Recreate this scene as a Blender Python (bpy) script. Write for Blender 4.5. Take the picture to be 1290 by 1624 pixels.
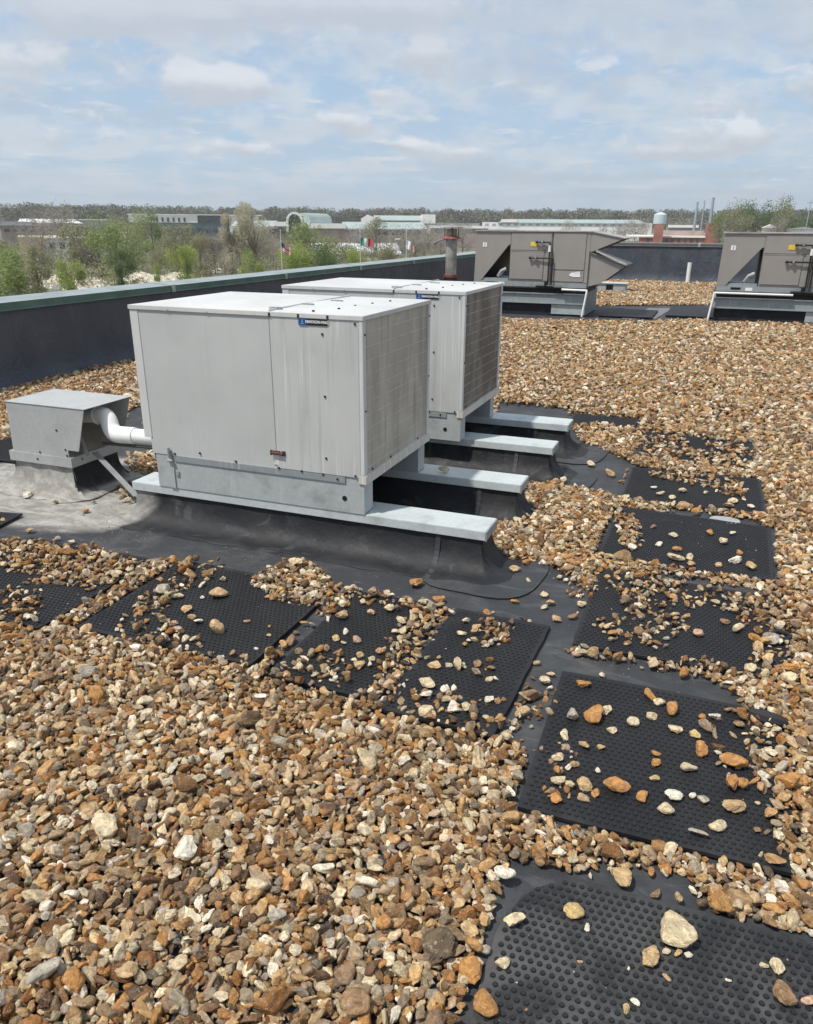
import bpy, bmesh, math, random
import numpy as np
from mathutils import Vector, Matrix
sc = bpy.context.scene
for o in list(bpy.data.objects): bpy.data.objects.remove(o)
R = math.radians
# ------------------------------------------------------------------ camera
CX, CY, FPX, EYE = 645.0, 846.8, 1230.0, 1.62       # photograph's principal point / focal length, eye height above the roof
cR = Vector((0.93290597, 0.36005928, 0.00661498)); cU = Vector((-0.13906928, 0.34326011, 0.92888763)); cF = Vector((-0.33218396, 0.86748476, -0.37030259))
cam_d = bpy.data.cameras.new('camera'); cam = bpy.data.objects.new('camera', cam_d); sc.collection.objects.link(cam)
cam_d.sensor_fit = 'HORIZONTAL'; cam_d.sensor_width = 36; cam_d.lens = FPX/1290*36
cam_d.shift_y = (CY-812)/1290; cam_d.clip_start = .05; cam_d.clip_end = 8000
cam.matrix_world = Matrix(((cR.x, cU.x, -cF.x, 0), (cR.y, cU.y, -cF.y, 0), (cR.z, cU.z, -cF.z, EYE), (0, 0, 0, 1)))
sc.camera = cam
# ------------------------------------------------------------------ colour management, sun
sc.view_settings.view_transform = 'Standard'; sc.view_settings.look = 'None'; sc.view_settings.exposure = 0.36; sc.view_settings.gamma = 1
sc.render.engine = 'CYCLES'
SUN_EL, TO_SUN = 62, Vector((-0.55, -0.70, 0)).normalized()      # high sun behind the photographer's left shoulder, veiled
tosun = Vector((TO_SUN.x*math.cos(R(SUN_EL)), TO_SUN.y*math.cos(R(SUN_EL)), math.sin(R(SUN_EL))))
sd = bpy.data.lights.new('sun', 'SUN'); sd.energy = 3.3; sd.angle = R(2.0); sd.color = (1, .945, .86)
so = bpy.data.objects.new('sun', sd); sc.collection.objects.link(so); so.rotation_euler = (-tosun).to_track_quat('-Z', 'Y').to_euler()

# ------------------------------------------------------------------ node helpers
class NT:
    def __init__(s, tree): s.t = tree; s.n = tree.nodes; s.l = tree.links
    def node(s, typ, **kw):
        n = s.n.new(typ)
        for k, v in kw.items(): setattr(n, k, v)
        return n
    def put(s, sock, v):
        if isinstance(v, bpy.types.NodeSocket): s.l.new(v, sock)
        elif v is not None:
            if hasattr(sock.default_value, '__len__') and not hasattr(v, '__len__'): v = [v]*len(sock.default_value)
            if hasattr(v, '__len__') and len(v) == 3 and len(sock.default_value) == 4: v = (*v, 1)
            sock.default_value = v
    def m(s, op, a, b=None, c=None, clamp=False):
        n = s.node('ShaderNodeMath', operation=op, use_clamp=clamp); s.put(n.inputs[0], a)
        if b is not None: s.put(n.inputs[1], b)
        if c is not None: s.put(n.inputs[2], c)
        return n.outputs[0]
    def mix(s, f, a, b, bt='MIX'):
        n = s.node('ShaderNodeMix', data_type='RGBA', blend_type=bt); s.put(n.inputs[0], f); s.put(n.inputs[6], a); s.put(n.inputs[7], b); return n.outputs[2]
    def noise(s, vec=None, scale=5, detail=4, rough=.55, dist=0, dim='3D'):
        n = s.node('ShaderNodeTexNoise', noise_dimensions=dim)
        if vec is not None: s.l.new(vec, n.inputs['Vector'])
        n.inputs['Scale'].default_value = scale; n.inputs['Detail'].default_value = detail; n.inputs['Roughness'].default_value = rough; n.inputs['Distortion'].default_value = dist
        return n.outputs[0]
    def vor(s, vec=None, scale=5, feat='F1', out='Distance', rnd=1):
        n = s.node('ShaderNodeTexVoronoi', feature=feat)
        if vec is not None: s.l.new(vec, n.inputs['Vector'])
        n.inputs['Scale'].default_value = scale; n.inputs['Randomness'].default_value = rnd
        return n.outputs[out]
    def ramp(s, f, stops, interp='LINEAR'):
        n = s.node('ShaderNodeValToRGB'); n.color_ramp.interpolation = interp; e = n.color_ramp.elements
        while len(e) < len(stops): e.new(.5)
        for i, (p, c) in enumerate(stops):
            e[i].position = p; e[i].color = (c, c, c, 1) if not hasattr(c, '__len__') else (*c, 1)
        s.put(n.inputs[0], f); return n.outputs[0]
    def mapr(s, v, a, b, c=0, d=1, smooth=True):
        n = s.node('ShaderNodeMapRange'); n.interpolation_type = 'SMOOTHSTEP' if smooth else 'LINEAR'
        s.put(n.inputs[0], v)
        for i, q in enumerate((a, b, c, d)): s.put(n.inputs[i+1], q)
        return n.outputs[0]
    def comb(s, x, y, z):
        n = s.node('ShaderNodeCombineXYZ'); s.put(n.inputs[0], x); s.put(n.inputs[1], y); s.put(n.inputs[2], z); return n.outputs[0]
    def sep(s, v):
        n = s.node('ShaderNodeSeparateXYZ'); s.l.new(v, n.inputs[0]); return n.outputs
    def bump(s, h, strength=.3, dist=.01, normal=None):
        n = s.node('ShaderNodeBump'); s.put(n.inputs['Height'], h); n.inputs['Strength'].default_value = strength; n.inputs['Distance'].default_value = dist
        if normal is not None: s.l.new(normal, n.inputs['Normal'])
        return n.outputs[0]
    def coord(s, which='Object'): return s.node('ShaderNodeTexCoord').outputs[which]
    def pos(s): return s.node('ShaderNodeNewGeometry').outputs['Position']
    def scale(s, v, sx, sy, sz):
        n = s.node('ShaderNodeVectorMath', operation='MULTIPLY'); s.l.new(v, n.inputs[0]); n.inputs[1].default_value = (sx, sy, sz); return n.outputs[0]
def material(name):
    m = bpy.data.materials.new(name); m.use_nodes = True; t = NT(m.node_tree)
    return m, t, m.node_tree.nodes['Principled BSDF']
def setp(t, p, base=None, rough=None, metal=None, normal=None, spec=None):
    if base is not None: t.put(p.inputs['Base Color'], base)
    if rough is not None: t.put(p.inputs['Roughness'], rough)
    if metal is not None: t.put(p.inputs['Metallic'], metal)
    if spec is not None: t.put(p.inputs['Specular IOR Level'], spec)
    if normal is not None: t.l.new(normal, p.inputs['Normal'])

# ------------------------------------------------------------------ world: Nishita sky with layered cloud
w = bpy.data.worlds.new('World'); sc.world = w; w.use_nodes = True
t = NT(w.node_tree); bg = w.node_tree.nodes['Background']
sky = t.node('ShaderNodeTexSky', sky_type='NISHITA'); sky.sun_disc = False
sky.sun_elevation = R(SUN_EL); sky.sun_rotation = math.atan2(TO_SUN.x, TO_SUN.y); sky.air_density = 1.0; sky.dust_density = .6; sky.ozone_density = 1.5; sky.altitude = 150
bg.inputs['Strength'].default_value = 0.1
x, y, z = t.sep(t.coord('Generated'))
az = t.m('ARCTAN2', x, y); el = t.m('ARCSINE', z)
q = t.m('DIVIDE', -1.0, t.m('ADD', t.m('MAXIMUM', el, 0.0), .09))          # cloud rows crowd together towards the horizon
vec = t.comb(t.m('MULTIPLY', az, 6.0), q, 0.0)
n1 = t.noise(vec, 1.1, 9, .58, .4); n2 = t.noise(t.comb(t.m('MULTIPLY', az, 2.2), t.m('MULTIPLY', q, .8), 7.3), 1.0, 6, .5, .6)
n3 = t.noise(t.comb(t.m('MULTIPLY', az, 9), t.m('MULTIPLY', el, 16), 3.0), 2.6, 8, .6)
ridge = t.noise(t.comb(t.m('MULTIPLY', az, 16), t.m('MULTIPLY', el, 26), 1.0), 1.3, 7, .62)
blue = t.mix(t.mapr(el, 0, .3), (3.55, 4.75, 6.05), (3.15, 4.55, 6.35))
base = t.mix(.15, blue, sky.outputs[0])
base = t.mix(t.mapr(el, .3, 1.2), base, sky.outputs[0])
veil = t.mapr(t.m('ADD', t.m('MULTIPLY', n1, .55), t.m('MULTIPLY', n3, .45)), .42, .58)
n4 = t.noise(t.comb(t.m('MULTIPLY', az, 9), t.m('MULTIPLY', q, 1.7), 4.4), 1.6, 10, .64, .3)
col = t.mix(t.m('MULTIPLY', veil, .85), base, (5.0, 5.55, 6.15))
col = t.mix(t.m('MULTIPLY', t.mapr(n4, .54, .68), .75), col, (5.95, 6.2, 6.6))
gre = t.mapr(t.m('ADD', t.m('MULTIPLY', n2, .6), t.m('MULTIPLY', ridge, .4)), .47, .62)
col = t.mix(t.m('MULTIPLY', gre, .6), col, (4.05, 4.5, 5.1))
# individual heaps of cloud: (azimuth, elevation, half-width, half-height, strength)
blobs = [(-.582, .142, .085, .022, 1.0), (-.345, .172, .05, .022, .95), (-.43, .215, .20, .020, .9), (-.70, .196, .10, .024, .9), (-.373, .085, .032, .009, .9),
         (-.565, .079, .04, .012, .8), (-.44, .108, .05, .013, .75), (-.40, .136, .03, .010, .6), (-.018, .092, .10, .017, .75), (.06, .138, .05, .02, .65), (-.77, .150, .06, .022, .7),
         (-.57, .2, .05, .010, .7), (-.18, .058, .05, .010, .6), (-.30, .078, .04, .008, .6), (-.06, .075, .07, .009, .8), (-.75, .085, .10, .018, .6)]
tot = None; sh = None
for a, e, wa, we, s_ in blobs:
    da = t.m('DIVIDE', t.m('SUBTRACT', az, a), wa); de = t.m('DIVIDE', t.m('SUBTRACT', el, e), we)
    g = t.m('MULTIPLY', t.m('EXPONENT', t.m('MULTIPLY', t.m('ADD', t.m('MULTIPLY', da, da), t.m('MULTIPLY', de, de)), -1.0)), s_)
    h = t.m('MULTIPLY', g, de)
    tot = g if tot is None else t.m('ADD', tot, g); sh = h if sh is None else t.m('ADD', sh, h)
cm = t.mapr(t.m('ADD', tot, t.m('MULTIPLY', t.m('SUBTRACT', ridge, .5), 1.9)), .30, .72)
shade = t.mapr(t.m('ADD', sh, t.m('MULTIPLY', t.m('SUBTRACT', ridge, .5), 1.3)), -.25, .45)
ccol = t.mix(shade, (4.4, 4.75, 5.3), (6.6, 6.8, 7.1))
col = t.mix(t.m('MULTIPLY', cm, .85), col, ccol)
col = t.mix(t.mapr(t.m('ADD', el, t.m('MULTIPLY', t.m('SUBTRACT', ridge, .5), .12)), .13, .225, 0, .62), col, (4.1, 4.6, 5.35))
col = t.mix(t.mapr(el, .0, .055, .55, 0), col, (3.9, 5.0, 6.15))
w.node_tree.links.new(col, bg.inputs['Color'])

# ------------------------------------------------------------------ object helpers
C = sc.collection
def link(name, me, mat=None, parent=None):
    o = bpy.data.objects.new(name, me); C.objects.link(o)
    if mat is not None and me is not None and not me.materials: me.materials.append(mat)
    if parent is not None: o.parent = parent
    return o
def tag(o, label=None, cat=None, group=None, kind=None):
    if label: o['label'] = label
    if cat: o['category'] = cat
    if group: o['group'] = group
    if kind: o['kind'] = kind
    return o
def thing(name, label, cat, loc=(0, 0, 0), rz=0, group=None):
    o = bpy.data.objects.new(name, None); C.objects.link(o); o.location = loc; o.rotation_euler = (0, 0, rz); o.empty_display_size = .1
    return tag(o, label, cat, group)
def copy_tree(o, parent=None):
    c = o.copy(); C.objects.link(c); c.parent = parent
    for ch in o.children: copy_tree(ch, c)
    return c
class MB:
    def __init__(s): s.v = []; s.f = []
    def add(s, vs, fs):
        b = len(s.v); s.v += [tuple(q) for q in vs]; s.f += [tuple(i+b for i in f) for f in fs]; return s
    def box(s, x0, x1, y0, y1, z0, z1, M=None):
        vs = [Vector(p) for p in ((x0, y0, z0), (x1, y0, z0), (x1, y1, z0), (x0, y1, z0), (x0, y0, z1), (x1, y0, z1), (x1, y1, z1), (x0, y1, z1))]
        if M is not None: vs = [M @ p for p in vs]
        return s.add(vs, [(0, 3, 2, 1), (4, 5, 6, 7), (0, 1, 5, 4), (1, 2, 6, 5), (2, 3, 7, 6), (3, 0, 4, 7)])
    def prism(s, poly, a, b, axis='y'):
        """poly in the plane across the axis: axis y -> (x,z), axis z -> (x,y), axis x -> (y,z)"""
        n = len(poly)
        def P(p, d): return {'y': (p[0], d, p[1]), 'z': (p[0], p[1], d), 'x': (d, p[0], p[1])}[axis]
        vs = [P(p, a) for p in poly]+[P(p, b) for p in poly]
        return s.add(vs, [tuple(range(n))[::-1], tuple(range(n, 2*n))]+[(i, (i+1) % n, n+(i+1) % n, n+i) for i in range(n)])
    def tube(s, pts, r, seg=16, cap=True):
        pts = [Vector(p) for p in pts]; n = len(pts); rs = r if hasattr(r, '__len__') else [r]*n; vs = []; fs = []
        up = Vector((0, 0, 1)); prev = None
        for i, p in enumerate(pts):
            d = (pts[min(i+1, n-1)]-pts[max(i-1, 0)]).normalized()
            a = d.cross(up if abs(d.z) < .95 else Vector((0, 1, 0))).normalized() if prev is None else (prev-d*prev.dot(d)).normalized()
            prev = a; b = d.cross(a)
            for k in range(seg):
                th = 2*math.pi*k/seg; vs.append(p+(a*math.cos(th)+b*math.sin(th))*rs[i])
        for i in range(n-1):
            for k in range(seg):
                k2 = (k+1) % seg; fs.append((i*seg+k, i*seg+k2, (i+1)*seg+k2, (i+1)*seg+k))
        if cap: fs += [tuple(range(seg))[::-1], tuple(range((n-1)*seg, n*seg))]
        return s.add(vs, fs)
    def lathe(s, prof, cx, cy, seg=24):
        return s.tube_prof(prof, cx, cy, seg)
    def tube_prof(s, prof, cx, cy, seg):
        vs = []; fs = []
        for r, z in prof:
            for k in range(seg): th = 2*math.pi*k/seg; vs.append((cx+r*math.cos(th), cy+r*math.sin(th), z))
        for i in range(len(prof)-1):
            for k in range(seg): k2 = (k+1) % seg; fs.append((i*seg+k, i*seg+k2, (i+1)*seg+k2, (i+1)*seg+k))
        fs += [tuple(range(seg))[::-1], tuple(range((len(prof)-1)*seg, len(prof)*seg))]
        return s.add(vs, fs)
    def build(s, name, mat, parent=None, bevel=0, smooth=False, seg=2):
        me = bpy.data.meshes.new(name); me.from_pydata(s.v, [], s.f); me.update()
        bm = bmesh.new(); bm.from_mesh(me); bmesh.ops.recalc_face_normals(bm, faces=bm.faces)
        if bevel:
            ed = [e for e in bm.edges if len(e.link_faces) == 2 and e.calc_face_angle() > R(25)]
            bmesh.ops.bevel(bm, geom=ed, offset=bevel, segments=seg, affect='EDGES', clamp_overlap=True)
        bm.to_mesh(me); bm.free()
        if smooth:
            me.polygons.foreach_set('use_smooth', [True]*len(me.polygons))
            try: me.set_sharp_from_angle(angle=R(40))
            except Exception: pass
        return link(name, me, mat, parent)

def ray(u, v): return cF+cR*((u-CX)/FPX)-cU*((v-CY)/FPX)
def G(u, v, z=0.0):                      # a photo point whose height is known -> where it stands on the roof
    d = ray(u, v); k = (z-EYE)/d.z; return Vector((d.x*k, d.y*k, z))
SLOPE, Z0 = .0130, -10.0
def gz(x, y): return Z0+SLOPE*math.hypot(x, y)
def T(u, v):                             # a photo point on the land beyond the building
    d = ray(u, v); h = math.hypot(d.x, d.y); k = (Z0-EYE)/(d.z-SLOPE*h); return Vector((d.x*k, d.y*k, EYE+d.z*k))
def TD(u, dist):                         # land point in the direction of column u at a given distance
    d = ray(u, 350); h = math.hypot(d.x, d.y); x, y = d.x/h*dist, d.y/h*dist; return Vector((x, y, gz(x, y)))

# ------------------------------------------------------------------ materials
def simple(name, col, rough=.6, metal=0, var=.15, scale=8, bump=0, spec=None, bscale=None):
    m, t, p = material(name); c = t.coord(); n = t.noise(c, scale, 5, .6)
    b = t.mix(t.m('MULTIPLY', t.mapr(n, .3, .7), 1.0), [q*(1-var) for q in col], [min(1, q*(1+var)) for q in col])
    setp(t, p, b, rough, metal, t.bump(t.noise(c, bscale or scale*6, 4), bump, .004) if bump else None, spec); return m
def cabinet_paint(name, col, streak=.5, emboss=False):
    m, t, p = material(name); c = t.coord(); px = t.pos(); sx, sy, sz = t.sep(px)
    st = t.noise(t.scale(px, 34, 34, 1.1), 1.0, 4, .6); big = t.noise(px, 2.3, 4, .6); fine = t.noise(px, 60, 3, .6)
    cm_ = t.mix(t.mapr(big, .3, .7), [q*.93 for q in col], [q*1.05 for q in col])
    cm_ = t.mix(t.m('MULTIPLY', t.mapr(st, .52, .68), streak*.5), cm_, [col[0]*.62, col[1]*.62, col[2]*.60])
    cm_ = t.mix(t.m('MULTIPLY', t.mapr(t.noise(t.scale(px, 50, 50, 1.6), 1.0, 3, .5), .58, .70), streak*.6), cm_, (.84, .84, .83))
    cm_ = t.mix(t.m('MULTIPLY', t.mapr(t.noise(px, 11, 6, .7), .6, .8), .25), cm_, (.38, .34, .28))
    h = t.m('MULTIPLY', fine, .4)
    if emboss:
        wv = t.m('MULTIPLY', t.m('SINE', t.m('MULTIPLY', sx, 900)), t.m('SINE', t.m('MULTIPLY', sz, 900))); h = t.m('ADD', h, t.m('MULTIPLY', wv, .25))
        g = t.m('MAXIMUM', t.m('SINE', t.m('MULTIPLY', sx, 420)), t.m('SINE', t.m('MULTIPLY', sz, 420))); cm_ = t.mix(t.m('MULTIPLY', t.mapr(g, .7, 1), .05), cm_, (.4, .41, .42))
    h = t.m('ADD', h, t.m('MULTIPLY', t.noise(px, 3.0, 2), 3.0))
    setp(t, p, cm_, t.mapr(big, .3, .7, .42, .6), 0, t.bump(h, .18, .004), .4); return m
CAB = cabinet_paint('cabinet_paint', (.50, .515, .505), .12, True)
CABT = cabinet_paint('cabinet_lit_top_paint', (.585, .59, .58), .25)  # cabinet grey lightened for the lids; light from above put into the colour
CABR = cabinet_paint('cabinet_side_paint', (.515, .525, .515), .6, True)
TRIM = cabinet_paint('cabinet_trim', (.60, .61, .60), .4)
TRIMD = cabinet_paint('dirty_trim', (.60, .58, .52), .8)
def galv(name, col, rough=.42, metal=.55, stain=.5):
    m, t, p = material(name); px = t.pos()
    sp = t.vor(px, 60, 'F1', 'Color'); s1 = t.sep(sp)[0]
    b = t.mix(s1, [q*.95 for q in col], [min(1, q*1.04) for q in col])
    b = t.mix(t.m('MULTIPLY', t.mapr(t.noise(px, 6, 6, .65), .48, .75), stain), b, [q*.55 for q in col])
    b = t.mix(t.m('MULTIPLY', t.mapr(t.noise(t.scale(px, 30, 30, 2), 1, 4), .58, .75), stain*.8), b, (.6, .62, .62))
    setp(t, p, b, t.mapr(t.noise(px, 9, 5), .3, .7, rough-.08, rough+.18), metal, t.bump(t.noise(px, 5, 3), .15, .006)); return m
GALV = galv('galvanized_cap', (.565, .615, .62), .42, .15, .55); GALV2 = galv('galvanized_skirt', (.43, .465, .465), .5, .12, .7); GALV3 = galv('galvanized_dull', (.29, .33, .345), .5, .15, .5)
HOODM = galv('hood_sheet', (.43, .445, .445), .5, .12, .22); HOODIN = simple('hood_inside', (.25, .225, .19), .7, .1, .2, 5)
def membrane(name, dusty=0.0, col=(.024, .027, .031)):
    m, t, p = material(name); px = t.pos(); x, y, z = t.sep(px)
    n = t.noise(px, 2.2, 8, .65, .8); n2 = t.noise(px, 9, 7, .7, .4)
    sw = t.noise(t.scale(px, 1, 2.6, 1), 3.0, 7, .6, 1.6)
    dx = t.m('DIVIDE', t.m('ADD', x, 3.75), .95); dy = t.m('DIVIDE', t.m('SUBTRACT', y, 3.75), .72)
    rr = t.m('SQRT', t.m('ADD', t.m('MULTIPLY', dx, dx), t.m('MULTIPLY', dy, dy)))
    silt = t.mapr(t.m('ADD', rr, t.m('MULTIPLY', t.m('SUBTRACT', n, .5), .5)), 1.06, .90)        # dried silt round the vent
    nx_ = t.sep(t.node('ShaderNodeNewGeometry').outputs['Normal'])[0]; silt = t.m('MULTIPLY', silt, t.mapr(nx_, .25, .75, 1, 0))  # right-facing faces lose the silt, painting their shade as dark membrane
    f = t.m('MULTIPLY', t.mapr(t.m('ADD', t.m('MULTIPLY', n, .6), t.m('MULTIPLY', n2, .4)), .44, .68), .10+dusty)
    b = t.mix(f, col, (.17, .17, .165))
    b = t.mix(t.m('MULTIPLY', t.mapr(sw, .56, .66), .22), b, (.16, .165, .165))
    siltc = t.mix(t.mapr(sw, .35, .65), (.24, .23, .212), (.40, .39, .365))
    siltc = t.mix(t.mapr(t.noise(px, 30, 4), .35, .8, 0, .5), siltc, (.12, .115, .105))
    b = t.mix(silt, b, siltc)
    rough = t.mapr(n2, .3, .7, .52, .74)
    rough = t.mix(silt, rough, (.9, .9, .9))
    bn = t.bump(t.m('ADD', t.m('MULTIPLY', t.noise(px, 3.2, 3, .5, .5), 3), t.noise(px, 45, 4)), .35, .008)
    setp(t, p, b, rough, 0, bn, .3); return m
MEMB = membrane('roof_membrane', .22, (.040, .043, .049)); CURB = membrane('flashing_membrane', .04, (.018, .019, .022))
WALLM, t, p = material('parapet_membrane'); px = t.pos()
b = t.mix(t.mapr(t.noise(t.scale(px, 1, 1, .4), 2.0, 7, .6, .5), .35, .7), (.052, .061, .080), (.074, .085, .107))
b = t.mix(t.m('MULTIPLY', t.mapr(t.noise(t.scale(px, 7, 7, .5), 1, 5), .58, .78), .25), b, (.12, .128, .14))
wr = t.noise(t.scale(px, 1, 1, .55), 2.6, 4, .55, 1.2)
setp(t, p, b, .55, 0, t.bump(t.m('ADD', t.m('MULTIPLY', wr, 4), t.noise(px, 30, 4)), .5, .02), .4)
GREEN = simple('coping_green', (.075, .155, .135), .38, .2, .18, 3); COPT = simple('coping_top', (.33, .38, .375), .35, .3, .16, 3); COPJ = simple('coping_joint_cover', (.36, .42, .41), .4, .3)
PVC = simple('white_pvc', (.80, .80, .79), .32, 0, .05, 6); PVCG = simple('grey_tube', (.24, .25, .26), .5)
TAUPE = simple('taupe_cabinet_paint', (.31, .292, .275), .5, .1, .06, 2); TAUPEL = simple('taupe_edge_trim', (.37, .35, .33), .45, .15); TDARK = simple('near_black_grille', (.03, .031, .034), .6)  # near-black shared by coils, casings, grilles, seams and print
BLKP = simple('black_gas_pipe', (.012, .012, .013), .45); BLACK = simple('black_rubber_and_slabs', (.012, .0125, .014), .6)
YEL = simple('yellow_sticker', (.75, .56, .04), .5); WHT = simple('white_sticker', (.8, .8, .8), .5); BLUE = simple('nameplate_blue', (.02, .075, .26), .35); BLKG = simple('nameplate_black', (.012, .012, .014), .3)
BRITE = simple('bright_aluminium', (.62, .62, .60), .35, .6); SCREW = simple('rusty_screw', (.045, .032, .026), .7, .2); RUST = simple('rusty_latch', (.10, .055, .038), .75, .2, .5, 30)
LATCH = galv('latch_metal', (.42, .42, .41), .45, .4, .6); HOLE = simple('hole_dark', (.004, .004, .004), .9)
FLUE = simple('flue_galvanised', (.30, .295, .27), .55, .25, .35, 5); FRUST = simple('flue_rusty_band', (.23, .065, .045), .8, 0, .3, 10)
# coil: horizontal tubes behind fine upright fins
COIL, t, p = material('condenser_coil'); px = t.pos(); x, y, z = t.sep(px)
hz = t.m('PINGPONG', t.m('MULTIPLY', z, 1.0), .0335); line = t.mapr(hz, .0, .0032, 1, 0)
vy = t.m('PINGPONG', y, .012); vl = t.mapr(vy, 0, .003, 1, 0)
b = t.mix(t.mapr(t.noise(t.scale(px, 1, 1, .45), 5, 6, .6), .35, .7), (.41, .385, .33), (.585, .55, .475))
b = t.mix(t.m('MULTIPLY', t.mapr(t.noise(t.scale(px, 1, 26, 1.0), 1.2, 4, .6), .5, .72), .5), b, (.20, .188, .165))
b = t.mix(t.m('MULTIPLY', t.m('MULTIPLY', line, .65), t.mapr(t.noise(px, 14, 4), .35, .6, .25, 1)), b, (.80, .78, .72)); b = t.mix(t.m('MULTIPLY', vl, .04), b, (.12, .11, .10))
setp(t, p, b, .65, .2, t.bump(t.m('ADD', t.m('MULTIPLY', t.m('SINE', t.m('MULTIPLY', y, 1600)), .3), t.m('MULTIPLY', line, 1.2)), .5, .004))
COIL2 = COIL.copy(); COIL2.name = 'condenser_coil_soiled'
for n in COIL2.node_tree.nodes:
    if n.type == 'MIX' and not n.inputs[6].is_linked and abs(n.inputs[6].default_value[0]-.41) < 1e-3:
        n.inputs[6].default_value = (.14, .122, .104, 1); n.inputs[7].default_value = (.30, .275, .24, 1)
# rubber walkway mats
MAT, t, p = material('studded_rubber'); px = t.pos(); x, y, z = t.sep(px); oc = t.coord()
dst = t.mapr(t.noise(px, 3.0, 9, .72, .7), .32, .72)
near = t.mapr(y, 2.0, 1.25, .10, .62)
low = 1.0
b = t.mix(t.m('MULTIPLY', t.m('MULTIPLY', dst, near), low), (.0105, .011, .013), (.15, .15, .147))
setp(t, p, b, t.mapr(dst, 0, 1, .5, .7), 0, t.bump(t.noise(px, 160, 3), .2, .001), .4)
STUD = simple('rubber_stud', (.011, .0115, .0135), .6)
# stones: colour picked per stone, mottled within each stone
STONE_STOPS = [(0, (.33, .155, .05)), (.08, (.48, .27, .105)), (.17, (.22, .12, .062)), (.25, (.58, .38, .19)), (.34, (.64, .48, .29)), (.43, (.31, .215, .135)), (.50, (.73, .63, .46)), (.60, (.48, .375, .265)), (.68, (.16, .12, .09)), (.745, (.80, .74, .60)), (.83, (.36, .325, .29)), (.875, (.86, .83, .75)), (.92, (.50, .26, .10)), (.97, (.92, .90, .86))]
def stone_mat(name, col=None):
    m, t, p = material(name); oc = t.coord()
    rnd = t.node('ShaderNodeObjectInfo').outputs['Random']
    off = t.node('ShaderNodeVectorMath', operation='ADD'); t.l.new(oc, off.inputs[0]); t.l.new(t.comb(t.m('MULTIPLY', rnd, 91), t.m('MULTIPLY', rnd, 37), t.m('MULTIPLY', rnd, 53)), off.inputs[1]); c = off.outputs[0]
    base = t.ramp(rnd, STONE_STOPS, 'CONSTANT') if col is None else None
    if col is None:
        hv = t.m('FRACT', t.m('MULTIPLY', rnd, 517.3))
        base = t.mix(t.m('MULTIPLY', hv, .30), base, t.ramp(t.m('FRACT', t.m('MULTIPLY', rnd, 91.7)), STONE_STOPS, 'LINEAR'))
        base = t.mix(1.0, base, t.ramp(t.m('FRACT', t.m('MULTIPLY', rnd, 1733.1)), [(0, .45), (.3, .8), (.6, 1.02), (1, 1.25)]), 'MULTIPLY')
    else: base = t.mix(0.0, col, col)
    base = t.mix(1.0, base, (1.02, .955, .83), 'MULTIPLY')
    n = t.noise(c, 3.2, 8, .68, .6); n2 = t.noise(c, 13, 6, .75)
    b = t.mix(t.mapr(n, .46, .60, 0, .85), base, t.mix(1.0, base, (1.6, 1.55, 1.5), 'MULTIPLY'))
    b = t.mix(t.mapr(n, .44, .33, 0, .7), b, t.mix(1.0, base, (.45, .38, .32), 'MULTIPLY'))
    b = t.mix(t.mapr(n2, .58, .68, 0, .5), b, t.mix(1.0, base, (.35, .31, .28), 'MULTIPLY'))
    b = t.mix(t.mapr(t.noise(c, 4.6, 6, .65, 1.8), .58, .63, 0, .5), b, (.66, .61, .52))
    setp(t, p, b, t.mapr(n, .3, .7, .55, .85), 0, t.bump(t.m('ADD', n2, t.m('MULTIPLY', n, 2.0)), .6, .2), .3); return m
STONE = stone_mat('chert_gravel')
SCOL = {'cream': (.76, .67, .50), 'tan': (.62, .46, .28), 'orange': (.56, .30, .115), 'brown': (.36, .24, .15), 'white': (.86, .84, .79), 'grey': (.50, .48, .45), 'yellow': (.68, .54, .27), 'pink': (.66, .47, .37)}
SMAT = {k: stone_mat('stone_'+k, v) for k, v in SCOL.items()}

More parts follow.
